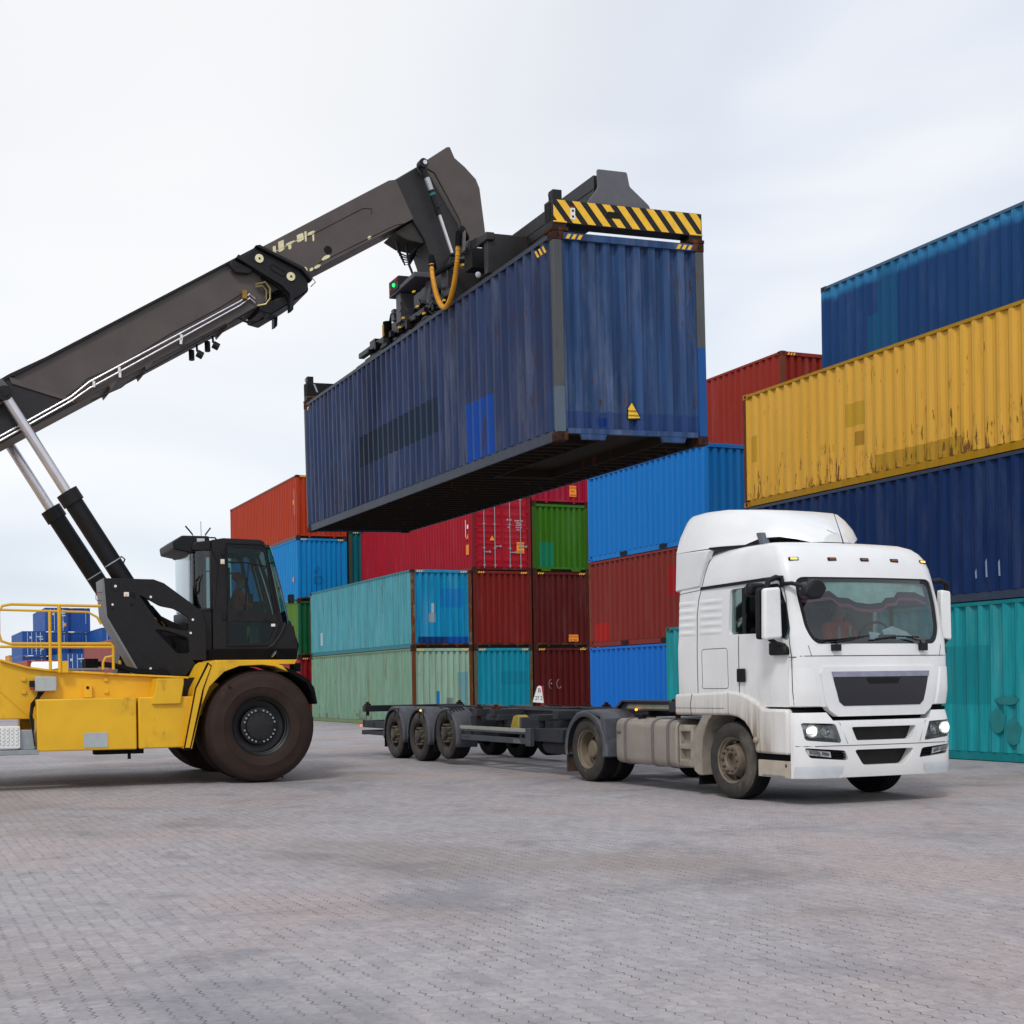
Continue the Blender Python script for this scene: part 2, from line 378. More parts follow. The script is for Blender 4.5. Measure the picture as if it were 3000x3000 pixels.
def container(label, P, H, L, paint, post=None, rail=None, cast=None, group=None, doors=False, endpaint=None, hazard=True,
              sill='feet', under=False, frame=None, cat='container', rot=None, name='shipping_container', pockets=False, simple=False):
    post = post or paint; rail = rail or paint; endpaint = endpaint or paint; cast = cast or M_castg
    o = thing(name, label, cat, P, TH, group, rot)
    rb, rt = .02, .17
    # rails
    for x0, x1 in ((0.004, .05), (W - .05, W - .004)):
        xa, xb = (.028, .06) if x0 < 1 else (W - .06, W - .028)
        MB().box(xa, xb, .18, L - .18, rb, rt - .01).box(min(xa, x0 + .02), max(xb, x1 - .02), .18, L - .18, rb - .006, rb + .008).build('bottom_rail', rail, o)
        MB().box(x0 + .003, x1 + .01 if x0 < 1 else x1, .18, L - .18, H - .075, H - .012).build('top_rail', rail, o)
    # posts and castings
    for x, hx in ((0, 1), (W, -1)):
        for y, hy in ((0, 1), (L, -1)):
            xa, xb = sorted((x + hx * .004, x + hx * .14)); ya, yb = sorted((y + hy * .004, y + hy * .10))
            MB().box(xa, xb, ya, yb, .118, H - .118).build('corner_post', post, o, bevel=.01)
            for z in (0, H - .118):
                m = MB(); castings(m, x, y, z, hx, hy, cast); m.build('corner_casting', None, o, bevel=.006)
    # side walls
    for x, inw in ((.012, 1), (W - .012, -1)):
        MB().grid(corr(.10, L - .10, .278, .050, rt - .005, H - .07, x, 1, inw)).build('side_wall', paint, o, smooth=20)
    # ends
    for y, inw in ((.03, 1), (L - .03, -1)):
        ya, yb = (.004, .06) if inw == 1 else (L - .06, L - .004)
        if doors and inw == 1: continue
        MB().grid(corr(.13, W - .13, .245, .060, .165, H - .10, y, 0, inw, .44, .12)).build('end_wall', endpaint, o, smooth=20)
        MB().box(.165, W - .165, ya, yb, H - .112, H - .012).build('header', endpaint, o, bevel=.004)
        m = MB().box(.165, W - .165, ya, yb, .10, .175)
        if sill == 'feet':
            for xc in (.62, W - .62):
                m.prism([(xc - .07, .10), (xc + .07, .10), (xc + .03, .03), (xc - .03, .03)], 1, ya + .006, yb - .006)
        elif sill == 'plates':
            if inw == -1: m.box(.165, W - .165, ya + .003, yb - .003, .015, .11)
            for xa, xb in ((.36, .78), (W - .78, W - .36)):
                m.prism([(xa, .10), (xb, .10), (xb - .03, .02), (xa + .03, .02)], 1, ya + .004, yb - .004)
        m.build('sill', frame or endpaint, o, bevel=.004)
    if hazard:
        for xs_ in ([.2, .29, .38], [W - .28, W - .37, W - .46]) if not doors else ():
            m = MB()
            for x0 in xs_: m.prism([(x0, H - .10), (x0 + .05, H - .10), (x0 + .09, H - .035), (x0 + .04, H - .035)], 1, -.002 + .004, .006)
            m.build('hazard_marking', M_hyel, o)
    # roof and floor
    MB().box(.05, W - .05, .12, L - .12, H - .04, H - .004).build('roof', rail, o)
    MB().box(.07, W - .07, .07, L - .07, .145 if under else .010, .172).build('floor', M_floorsteel, o)
    if under:
        m = MB(); y = .45
        while y < L - .2:
            if y < 3.5: m.box(.05, .70, y, y + .045, .03, .145).box(1.74, W - .05, y, y + .045, .03, .145)
            else: m.box(.05, W - .05, y, y + .045, .03, .145)
            y += .30
        m.box(.68, .72, .1, 3.5, .015, .145).box(1.72, 1.76, .1, 3.5, .015, .145).box(.68, 1.76, 3.5, 3.6, .015, .145)
        m.build('crossmembers', M_floorsteel, o)
    if pockets:
        for x in (0,):
            for yc in (L / 2 - 1.03, L / 2 + 1.03): MB().box(-.002, .02, yc - .17, yc + .17, .035, .145).build('fork_pocket', M_hole, o)
    if doors:
        MB().box(.165, W - .165, .004, .06, H - .112, H - .012).build('header', endpaint, o, bevel=.004)
        MB().box(.165, W - .165, .004, .06, .03, .13).build('sill', frame or endpaint, o, bevel=.004)
        for s_, (xa, xb) in enumerate(((.15, W / 2 - .006), (W / 2 + .006, W - .15))):
            d = MB().box(xa, xb, .03, .06, .14, H - .12)
            hz = [(.30, .50), (.95, 1.08), (1.18, 1.31), (1.41, 1.54), (1.64, 1.77), (2.0, 2.20), (2.36, 2.62)]
            for za, zb in hz:
                if zb < H - .15:
                    d.prism([(.032, za), (.016, za + .03), (.016, zb - .03), (.032, zb)], 0, xa + .06, xb - .06)
            dl = d.build('door_leaf', endpaint, o, bevel=.003)
            for k in (.30, .72):
                xx = xa + (xb - xa) * k
                rod = MB().tube([(xx, -.004, .1), (xx, -.004, H - .1)], .017, 8)
                for z in (.2, .85, 1.75, H - .2): rod.box(xx - .05, xx + .05, -.01, .03, z - .02, z + .02)
                rod.build('lock_rod', M_steel, dl)
                MB().box(xx - .03, xx + .26, -.03, -.014, .68 + .22 * (k > .5), .71 + .22 * (k > .5)).box(xx + .2, xx + .25, -.04, .03, .66 + .22 * (k > .5), .74 + .22 * (k > .5)).build('handle', M_steel, dl, bevel=.004)
            hg = MB()
            xe = .15 if s_ == 0 else W - .15
            for z in (.35, .95, 1.6, 2.25): hg.box(xe - .05, xe + .05, -.004, .03, z - .05, z + .05)
            hg.build('hinge', endpaint, dl, bevel=.004)
    return o

def local(P, TH_, i, j, z=0.0):
    return (P[0] + math.cos(TH_) * i - math.sin(TH_) * j, P[1] + math.sin(TH_) * i + math.cos(TH_) * j, z)
PA, PC, PD = (1.30162, 47.8596), (8.630, 34.155), (8.50893, 30.08094)
H9, H8 = 2.896, 2.591

def sticker(parent, x, z, w, h, lines, mat=M_orange, y=-.006, size=.09, ink=None):
    s = MB().box(x - w / 2, x + w / 2, y - .002, y + .002, z - h / 2, z + h / 2).build('sticker', mat, parent)
    n = len(lines)
    for k, l in enumerate(lines):
        text(l, size, ink or M_ink, s, (x, y - .004, z + h / 2 - (k + .82) * h / n), (R(90), 0, 0), sx=min(1, w / (len(l) * size * .62)))
    return s

# --- suspended blue container
P_S = cpaint('faded_navy_container_paint', '#36456a', rust=.74, fade=.42, dirt=1.1, dirtcol='#37363b', rust_seed=3.1,
             patches=[('y', 4.45, 8.45, .9, 1.5, '#1c2c3c', .85), ('y', 2.18, 3.15, .17, 1.10, '#0c4a9c', .95), ('x', .16, 2.3, .17, .42, '#2c4272', .6),
                      ('x', .62, .8, .22, .34, '#173a7c', .9)])
P_Se = cpaint('navy_end_paint', '#3f5a86', rust=.70, fade=.5, dirt=.8, dirtcol='#3a3c48', rust_seed=8.3,
             patches=[('x', .16, 2.3, .17, .42, '#2c4272', .7), ('x', .62, .8, .22, .34, '#173a7c', .9)])
P_Sp = metalrust('weathered_grey_post', '#55585a', .28)
P_Spb = cpaint('post_paint_two_tone', '#57595a', rust=.5, dirt=.3, patches=[('x', 2.2, 2.5, .1, 1.4, '#2a5590', 1.0), ('x', -.1, .3, .1, .75, '#62717c', .9)], rust_seed=2)
P_Sr = plain('dark_blue_grey_rail', '#272e3f', .5, var=.12, dirt='#2c2a2a', damt=.1)
S = container('dark blue container hanging in the air from the spreader above the trailer', (2.55437, 18.10013, 4.89287), H9, L40, P_S, post=P_Spb, rail=P_Sr,
              endpaint=P_Se, sill='plates', under=True, rot=Matrix(((1, 0, 0), (0, 1, 0), (0, 0, 1))).to_euler())
S.rotation_euler = (Matrix.Rotation(0.341937, 3, 'Z') @ Matrix.Rotation(-0.01785, 3, 'Y') @ Matrix.Rotation(0.0104, 3, 'X')).to_euler()
tri_ = MB().use(M_ink).prism([(1.115, .325), (1.335, .335), (1.235, .50), (1.195, .575), (1.12, .49)], 1, .018, .026).use(M_hyel).prism([(1.13, .34), (1.32, .35), (1.235, .49), (1.19, .56), (1.135, .48)], 1, .012, .019)
tri_o = tri_.build('warning_sticker', None, S)
text('WARNING', .04, M_ink, tri_o, (1.21, .010, .43), (R(90), 0, 0)); text('OVERHEIGHT', .034, M_ink, tri_o, (1.22, .010, .37), (R(90), 0, 0))
m = MB()
for y0 in (.22, .33, .44): m.prism([(y0 + .09, H9 - .13), (y0 + .13, H9 - .13), (y0 + .05, H9 - .24), (y0, H9 - .24)], 0, .004, .012)
m.prism([(11.8, H9 - .12), (11.95, H9 - .12), (11.9, H9 - .2)], 0, .004, .012)
m.build('hazard_marking', M_hyel, S)

# --- stack A: end faces in the middle of the yard
PT_teal = cpaint('faded_teal_side', '#5fa6b0', rust=.5, fade=.3, dirt=.6, dirtcol='#4b554c', rust_seed=5,
                 patches=[('y', 10.55, 10.8, .45, 1.0, '#b9c4c6', .9)])
PT_cyan = cpaint('bright_cyan_end', '#2595c2', rust=.45, fade=.3, dirt=.45, dirtcol='#2a5a70', rust_seed=6,
                 patches=[('x', .28, 1.45, .17, .42, '#16396e', 1), ('x', 1.45, 2.28, .17, .42, '#1450a0', 1), ('x', .7, .98, .95, 1.28, '#9ca4a4', .9), ('x', .80, .93, 1.3, 1.65, '#b9c2c2', .8), ('x', 1.2, 2.1, 1.5, 2.2, '#1a66bb', .45)])
PR_brown = metalrust('rusted_teal_post', '#5f6a58', .75, 3)
G_A = 'containers stacked in the middle of the yard'
c = container('faded teal container with cyan end face on top of the pale green one', local(PA, TH, 0, 0, H9), H9, L40, PT_teal, post=PR_brown, rail=cpaint('teal_rail', '#3b7f8a', rust=.55, rust_seed=2), endpaint=PT_cyan, group=G_A, frame=M_castg)
PT_pg = cpaint('pale_green_side', '#86a892', rust=.55, fade=.3, dirt=.7, dirtcol='#6b5f3c', rust_seed=9, bottom=.9)
PT_pge = cpaint('pale_green_end', '#a4c4ae', rust=.5, fade=.3, dirt=.6, dirtcol='#a08a4a', rust_seed=12,
                patches=[('x', .98, 1.08, .75, 1.3, '#1f78b8', 1), ('x', 1.8, 2.25, .2, 2.0, '#4f93a8', .55), ('x', 1.35, 1.62, .6, 1.05, '#6d7a78', .8)])
container('pale green rust streaked container at the ground below the teal one', local(PA, TH, 0, 0, 0), H9, L40, PT_pg, post=metalrust('orange_rusted_post', '#7a5a30', .9, 1), rail=cpaint('pale_green_rail', '#7d8f68', rust=.7, rust_seed=4), endpaint=PT_pge, group=G_A, frame=M_castg)
PR2 = cpaint('brick_red_end', '#7c2520', rust=.3, fade=.12, dirt=.25, dirtcol='#4a1c18', rust_seed=14)
container('brick red container under the one with barred doors', local(PA, TH, 2.5, 0, H9), H9, L40, PR2, post=metalrust('maroon_post', '#5c221c', .3), group=G_A, frame=M_castg)
PTq = cpaint('turquoise_end', '#1a93ab', rust=.3, fade=.15, dirt=.25, dirtcol='#2c5a60', rust_seed=15, patches=[('x', 1.1, 2.2, 1.5, 2.0, '#1a7890', .5)])
container('turquoise container with greenish posts below the brick red one', local(PA, TH, 2.5, 0, 0), H9, L40, PTq, post=metalrust('olive_post', '#4c5a4a', .5, 7), group=G_A, frame=M_castg)
PM1 = cpaint('dark_maroon_end', '#5a1a18', rust=.25, fade=.15, dirt=.3, dirtcol='#3a1412', rust_seed=17)
k = container('dark maroon container with an orange caution sticker, below the green one', local(PA, TH, 5.0, 0, H9), H9, L40, PM1, post=metalrust('maroon_post_dark', '#471c18', .3), group=G_A, frame=M_castg)
sticker(k, 1.72, .36, .42, .26, ['CAUTION', "9'6\" HIGH"], y=.02, size=.10)
PM2 = cpaint('deep_maroon_end', '#551413', rust=.25, fade=.1, dirt=.25, dirtcol='#35100f', rust_seed=18)
k = container('deep maroon container on the ground behind the trailer gooseneck', local(PA, TH, 5.0, 0, 0), H9, L40, PM2, post=metalrust('maroon_post_b', '#451a16', .25), group=G_A, frame=M_castg)
sc = MB()
for cx in (.72, 1.06):
    pts = [(cx + .10 * math.cos(a), .02, 1.5 + .17 * math.sin(a)) for a in [q * math.pi / 6 for q in range(3, 10 if cx < 1 else 12)]]
    sc.tube(pts, .010, 4)
sc.ball((.73, .02, 1.52), .035, .01, .03, 8)
sc.build('scratch_mark', plain('pale_scratch', '#a08c88', .7), k)
PCr = cpaint('crimson_paint', '#a50c2c', rust=.1, fade=.1, dirt=.12, dirtcol='#6a1020', rust_seed=21)
k = container('crimson container with barred doors and caution sticker on the brick red one', local(PA, TH, 2.5, 0, 2 * H9), H9, L40, PCr, post=metalrust('crimson_post', '#7a2028', .2), group=G_A, doors=True, hazard=False, frame=metalrust('crimson_sill', '#5a1a20', .4))
sticker(k, 1.98, .88, .32, .42, ['CAUTION', "9'6\"", 'HIGH'], y=-.002, size=.10)
w_ = MB().prism([(.70, 1.13), (.92, 1.13), (.81, 1.32)], 1, .002, .008).build('warning_sticker', M_orange, k)
for r_, s_ in enumerate(['MAX GROSS 30.480 KG', 'TARE 3.820 KG', 'NET 26.660 KG', 'CU.CAP 67.7 CU.M', '2.391 CU.FT']):
    text(s_, .062, M_wht, k, (1.93, .010, 1.88 - r_ * .085), (R(90), 0, 0), sx=.55)
text('LX 300', .085, M_wht, k, (1.52, .010, 1.90), (R(90), 0, 0), sx=.8); text('45G1', .075, M_wht, k, (1.52, .010, 1.62), (R(90), 0, 0), sx=.7)
# side stencils of the crimson one
s_ = MB().box(.008, .011, .38, .62, .62, 1.0).build('sticker', M_orange, k)
MB().prism([(.42, 1.22), (.62, 1.22), (.42, 1.42)], 0, .006, .011).build('warning_sticker', M_orange, k)
MB().box(.006, .010, .62, .66, 1.3, 1.95).box(.006, .010, .40, .52, 1.6, 1.75).build('stencil_number', M_wht, k)
PG = cpaint('leaf_green_end', '#3c7014', rust=.2, fade=.15, dirt=.4, dirtcol='#2c3f18', rust_seed=23, patches=[('x', .3, .92, .2, 1.12, '#06795a', .92)])
container('leaf green container with a darker green patch, right of the barred doors', local(PA, TH, 5.0, 0, 2 * H9), H8, L40, PG, post=metalrust('green_post', '#35521c', .3), group=G_A, hazard=False, sill='plates')
PPk = cpaint('raspberry_red_end', '#a02038', rust=.15, fade=.12, dirt=.2, dirtcol='#6a1a28', rust_seed=25)
k = container('raspberry red container on the leaf green one, mostly hidden by the hanging container', local(PA, TH, 5.0, 0, 2 * H9 + H8), H8, L40, PPk, group=G_A)
sticker(k, 1.78, .52, .30, .42, ['CAUTION', "9'6\"", 'HIGH'], y=.02, size=.10)

# --- stack B: behind A, to the left
G_B = 'containers stacked behind the teal one'
P0 = cpaint('orange_red_paint', '#b03f26', rust=.12, fade=.12, dirt=.12, dirtcol='#8a3320', rust_seed=27, patches=[('y', .35, .42, 1.1, 2.3, '#d8cfc8', .6), ('y', .5, .62, 1.6, 1.8, '#e8a030', .9)])
container('orange red container, topmost of the stack left of the hanging container', local(PA, TH, -.32, 13, 8.38), H9, L40, P0, group=G_B, rail=plain('brown_orange_rail', '#7a4434', .6))
P1 = cpaint('sky_blue_paint', '#2088c8', rust=.12, fade=.1, dirt=.22, dirtcol='#123a52', rust_seed=28)
k = container('sky blue container under the orange red one, with a black stencil mark', local(PA, TH, -.32, 13, 5.487), H9, L40, P1, group=G_B, rail=P1, frame=M_castg)
st = MB()
st.tube([(.82, .0, 1.30), (1.0, .0, 1.60), (1.18, .0, 1.30), (1.0, .0, 1.16), (.82, .0, 1.30)], .014, 5)
st.tube([(.84, .0, .82), (.84, .0, 1.12), (1.18, .0, 1.12), (1.18, .0, .82), (.84, .0, .82)], .012, 5)
st.build('stencil_mark', M_ink, k)
MB().box(.004, .010, .55, .75, .92, 1.12).build('sticker', M_orange, k)
container('dark green container beneath the sky blue one beside the teal stack', local(PA, TH, -.32, 13, 2.896), H8, L40, cpaint('moss_green_side', '#5c8434', rust=.4, rust_seed=30, fade=.25), endpaint=cpaint('dark_green_end', '#085c38', rust=.15, dirt=.3, rust_seed=31), group=G_B, hazard=False, frame=M_castg, post=plain('dark_green_post', '#0b5a3a', .5))
container('dark red container on the ground beneath the dark green one', local(PA, TH, -.32, 13, 0), H9, L40, cpaint('red_side', '#a8323a', rust=.2, rust_seed=32), endpaint=cpaint('dark_red_end', '#880f22', rust=.15, rust_seed=33), group=G_B)
container('weathered dark teal container between the sky blue and the crimson ones', local(PA, TH, 2.22, 13, 5.86), H9, L40, cpaint('weathered_teal', '#1f6a74', rust=.4, dirt=.6, dirtcol='#2c4a3a', rust_seed=35), post=metalrust('mossy_post', '#3a4a3c', .5, 5), group=G_B)

# --- stack C: blue and brown short containers behind the truck
G_C = 'short containers stacked behind the truck cab'
PB1 = cpaint('bright_blue_side', '#2a7cc8', rust=.02, fade=.06, dirt=.06, dirtcol='#1c62a8', rust_seed=40)
PB1e = cpaint('shaded_blue_end', '#0f6cac', rust=.02, fade=.06, dirt=.08, dirtcol='#0c5288', rust_seed=41)  # end face darker than the side: its shade is put into the colour
container('bright blue container above the reddish brown one, behind the cab', local(PC, TH, 0, 0, 2 * H8), H8, L20, PB1, endpaint=PB1e, cast=PB1, group=G_C, pockets=True, hazard=False)
PB2 = cpaint('reddish_brown_side', '#823029', rust=.12, fade=.1, dirt=.15, dirtcol='#5c241e', rust_seed=42, patches=[('y', 5.0, 5.75, .17, .72, '#a82a26', .9), ('y', 1.3, 1.75, 1.3, 2.1, '#a01c20', .85)])
container('reddish brown container between the two blue ones behind the cab', local(PC, TH, 0, 0, H8), H8, L20, PB2, group=G_C, pockets=True, hazard=False, cast=PB2, post=metalrust('brown_post', '#7a4032', .4))
PB3 = cpaint('royal_blue_side', '#2a74cc', rust=.02, fade=.05, dirt=.05, dirtcol='#1c5cb0', rust_seed=43)
container('royal blue container on the ground behind the truck cab', local(PC, TH, 0, 0, 0), H8, L20, PB3, group=G_C, pockets=True, hazard=False, cast=PB3)
PB4 = cpaint('vermilion_red', '#9a3226', rust=.14, fade=.12, dirt=.18, dirtcol='#7c2a20', rust_seed=44)
container('vermilion red container behind the yellow one, under open sky', local(PC, TH, 2.5, 0, 3 * H8), H8, L20, PB4, group=G_C, post=metalrust('brown_red_post', '#6c3a2c', .5), cast=metalrust('brown_cast', '#6a3226', .4), endpaint=cpaint('vermilion_end', '#8a2a20', rust=.1, rust_seed=45))

# --- stack D: long row on the right
G_D = 'long containers stacked along the right'
PD1 = cpaint('turquoise_side', '#3aa8b0', rust=.35, fade=.35, dirt=.4, dirtcol='#1c7478', rust_seed=50,
             patches=[('y', 1.85, 3.9, 1.02, 2.1, '#0d8088', .6)])
kD = container('turquoise container on the ground at the right edge', local(PD, TH, 0, 3.3 - L40, 0), H9, L40, PD1, group=G_D, cast=metalrust('teal_cast', '#2a7a78', .4), hazard=False,
          rail=cpaint('teal_bottom_rail', '#108a90', rust=.15, rust_seed=51), post=cpaint('peeled_teal_post', '#1a9a90', rust=1.1, rust_seed=52))
PD2 = cpaint('navy_side', '#093060', rust=.05, fade=.15, dirt=.25, dirtcol='#0b2444', rust_seed=53)
k = container('navy blue container above the turquoise one', local(PD, TH, 0, -L40, H9), H8, L40, PD2, group=G_D, hazard=False, rail=plain('navy_rail', '#26354c', .5), cast=metalrust('navy_cast', '#2c3340', .4))
m = MB()
for y0, h_ in ((L40 - 7.04, .28), (L40 - 7.33, .24), (L40 - 6.80, .12)):
    m.prism([(y0, .42), (y0 + .03, .42), (y0 + .04, .42 + h_), (y0 + .01, .42 + h_ + .05)], 0, .004, .012)
m.build('scratch_mark', plain('light_scratch', '#8aa0b8', .6), k)
PD3 = cpaint('ochre_yellow_side', '#eab75a', rust=.58, fade=.10, dirt=.22, dirtcol='#9c6a1c', rust_seed=55, bottom=1.15,
             patches=[('y', L40 - 3.94, L40 - 3.34, 1.2, 1.68, '#b09222', .55), ('y', L40 - 3.89, L40 - 3.61, .78, 1.07, '#8a6a1e', .65), ('y', L40 - .45, L40 - .22, 1.0, 1.6, '#b08a28', .6), ('y', L40 - 6.5, L40 - 4.2, .17, .5, '#9a7a28', .6)])
container('ochre yellow rust spotted container above the navy one', local(PD, TH, 0, -L40, H9 + H8), H8, L40, PD3, group=G_D, hazard=False,
          rail=cpaint('ochre_rail', '#b98c30', rust=.5, rust_seed=56), post=metalrust('rusted_ochre_post', '#6a4628', .7, 2), cast=metalrust('ochre_cast', '#b07a28', .3))
PD4 = cpaint('deep_blue_side', '#0e4074', rust=.05, fade=.12, dirt=.12, dirtcol='#10305c', rust_seed=57, top_fade=(2.36, '#2f7fb0'),
             patches=[('y', L40 - 2.45, L40 - 1.85, .1, 2.6, '#0c5a80', .6), ('y', L40 - 1.86, L40 - 1.55, .1, 1.5, '#0c5a80', .6)])
container('deep blue container with bleached upper edge, highest at the right', local(PD, TH, 2.5, .3 - L40, 8.29), H8, L40, PD4, group=G_D, hazard=False, rail=plain('blue_grey_rail', '#335673', .5), cast=metalrust('blue_cast', '#3a4654', .3))
# old stencil marks on the turquoise one
m = MB()
for (yy, zz, ry, rz_) in ((1.67, .73, .17, .22), (1.32, .55, .17, .24), (1.45, 1.10, .26, .08)): 
    m.prism([(yy + ry * math.cos(a) * (1 + .12 * math.sin(5 * a)), zz + rz_ * math.sin(a)) for a in [q * math.pi / 9 for q in range(18)]], 0, .003, .009)
m.build('paint_blot', plain('dark_teal_blot', '#137a7c', .6), kD)

# ------------------------------------------------------------------ far container park behind the lifting machine
PF = [plain('far_blue_paint', '#0f4f98', .5, var=.06, scale=.6), plain('far_blue_end', '#0b4790', .5, var=.06, scale=.6)]
M_farbar = plain('far_pale_marks', '#b8c4d0', .6)
def far_box(label, P, rz, side, end, H=2.6, L=12.19, doors=False, sticker_=True, marks=True, group='blue containers stacked far behind the lifting machine', ribs=True, name='shipping_container'):
    o = thing(name, label, 'container', P, rz, group)
    m = MB().use(side).grid(corr(.1, L - .1, .45, .04, .12, H - .08, .01, 1, 1, .25, .25))
    m.use(side).box(.0, .06, 0, L, 0, .14).box(0, .06, 0, L, H - .1, H).box(W - .06, W, 0, L, 0, H).box(0, .1, 0, .1, 0, H).box(0, .1, L - .1, L, 0, H)
    m.box(.05, W - .05, .1, L, H - .05, H - .01)
    m.build('body', None, o, smooth=20)
    e = MB().use(end)
    if doors:
        e.box(.1, W - .1, .02, .08, .1, H - .08)
        for za in (.35, .8, 1.2, 1.6, 2.0): e.box(.25, W / 2 - .1, .0, .03, za, za + .18).box(W / 2 + .1, W - .25, .0, .03, za, za + .18)
    else: e.grid(corr(.1, W - .1, .3, .05, .12, H - .08, .03, 0, 1, .3, .2))
    e.box(W - .1, W, 0, .1, 0, H).box(.1, W - .1, .0, .08, H - .1, H).box(.1, W - .1, 0, .08, .05, .15)
    e.build('door_end' if doors else 'end_wall', None, o, smooth=20)
    if doors:
        b = MB()
        for x in (.55, .98, 1.44, 1.88): b.tube([(x, -.02, .12), (x, -.02, H - .12)], .035, 5)
        b.build('lock_rod', M_farbar, o)
        if marks:
            b = MB().box(1.5, 2.1, -.03, -.01, 1.95, 2.08).box(1.75, 2.15, -.03, -.01, 1.7, 1.82).box(.75, .95, -.03, -.01, 1.8, 2.05)
            for q in range(3): b.box(1.3, 1.5, -.03, -.01, .5 + q * .25, .6 + q * .25).box(1.8, 2.0, -.03, -.01, .5 + q * .25, .6 + q * .25)
            b.build('stencil_marks', M_farbar, o)
        if sticker_: MB().box(1.9, 2.2, -.05, -.03, .62, .95).build('sticker', plain('far_orange', '#e0a030', .6), o)
    else:
        MB().box(1.95, 2.0, -.01, .02, .9, 2.3).build('stencil_marks', M_farbar, o)
        MB().box(.3, .6, -.01, .02, H - .1, H - .02).box(W - .6, W - .3, -.01, .02, H - .1, H - .02).build('hazard_marking', plain('far_hazard', '#b09048', .6), o)
    return o
def gpt(px, Z): return (px - 1105.2) / 3827.1 * Z
FZ = 140.0
rows = [ # px of left corner, depth, level, doors, label
 (135, 140, 3, True, 'far blue container topmost of its stack, barred doors behind the yellow rail'),
 (200, 141.2, 3, False, 'far blue container topmost of its stack, plain ribbed end beside the barred one'),
 (67, 137, 2, True, 'far blue container with barred doors, leftmost of the second layer'),
 (135, 140, 2, False, 'far blue container under the topmost barred one'),
 (200, 141.2, 2, False, 'far blue container under the topmost plain one'),
 (67, 137, 1, False, 'far blue container below the leftmost barred one, low behind the chassis'),
 (135, 140, 1, False, 'far blue container in the lowest visible layer, second from the left'),
 (184, 128, 1, True, 'far blue container with barred doors standing forward of the stack'),
 (300, 132, 2, True, 'far blue container partly hidden by the black tower, second layer'),
 (300, 132, 1, False, 'far blue container behind the black tower, lower layer'),
 (300, 132, 0, False, 'far blue container on the ground behind the black tower'),
 (67, 137, 0, False, 'far blue container on the ground at the left of the stack'),
 (135, 140, 0, False, 'far blue container on the ground in the middle of the stack'),
 (184, 128, 0, False, 'far blue container on the ground under the forward barred one'),
 (200, 141.2, 0, False, 'far blue container on the ground, last of the rear row'),
 (200, 141.2, 1, False, 'far blue container in the rear row behind the forward barred one'),
]
for px, Z, lv, dr, lb in rows:
    hgt = 2.6 if not (px == 184) else 2.6
    far_box(lb, (gpt(px, Z), Z, lv * 2.62 - (.35 if px == 300 and lv == 2 else 0) * 0), TH, PF[0], PF[1], hgt, 12.19 if px != 300 else 12.19, dr)
far_box('magenta container at the far left edge of the photo', (gpt(11, 190), 190, 2.9), TH, plain('far_magenta', '#b02868', .5), plain('far_magenta_end', '#b82a6c', .5), 2.9, group='small coloured containers at the far left edge')
mg = bpy.data.objects[-1] if False else None
text('ONE', 1.0, M_wht, [o for o in C.objects if o.get('label') == 'magenta container at the far left edge of the photo'][0], (1.2, -.06, 1.2), (R(90), 0, 0))
far_box('dark purple container beside the far magenta one', (gpt(-40, 190), 190, 2.9), TH, plain('far_purple', '#342c66', .5), plain('far_purple_end', '#3a3070', .5), 2.9, group='small coloured containers at the far left edge')
far_box('orange container right of the far magenta one', (gpt(28, 175), 175, 3.5), TH, plain('far_orange_side', '#d8923a', .5), plain('far_orange_end', '#cf8a34', .5), 2.9, L=6.06, group='small coloured containers at the far left edge')
far_box('brick orange container riding behind the far white lorry cab, low past the chassis', (gpt(80, 108.5), 108.5, 1.25), TH, plain('far_brick', '#a8432c', .5), plain('far_brick_end', '#983a28', .5), 2.85, L=12.19, group='red containers seen past the chassis')
for lv in (0, 2.6):
    far_box('rust red container right of the black tower foot' if lv else 'rust red container on the ground below its twin, past the black tower foot',
        (gpt(343, 70), 70, lv - .9 if lv else -0.0), TH, plain('far_rustred%d' % lv, '#8e3630', .5), plain('far_rustred_end%d' % lv, '#8a332e', .5), 2.6 if lv else 1.7, L=12.19, group='red containers seen past the chassis')
# pale cab roof of another lorry seen past the chassis
ol = thing('lorry', 'small far white lorry cab showing low past the yellow chassis rail', 'lorry', (gpt(90, 105), 105, 0), R(-80))
MB().prism(rnd_poly([(-2.2, 1.2), (-2.2, 3.7), (-1.7, 3.95), (-.5, 3.85), (0.0, 3.2), (.15, 2.1), (.15, .5), (-2.2, .5)], .2), 1, 0, 2.35).build('cab', M_white, ol, bevel=.08)
MB().prism([(-.06, 3.12), (.02, 3.05), (.16, 2.25), (.12, 2.2)], 1, .2, 2.15).build('windscreen', M_black, ol)
MB().box(-15, -.3, .6, 1.7, .95, 1.2).build('chassis', M_blackm, ol)
for x_w in (-.9, -5.0, -11.5, -12.8):
    for y_w in (.15, 2.2): MB().lathe([(.0, -.15), (.5, -.15), (.5, .15), (.0, .15)], (x_w, y_w, .5), 1, 20).build('wheel', M_blackm, ol)

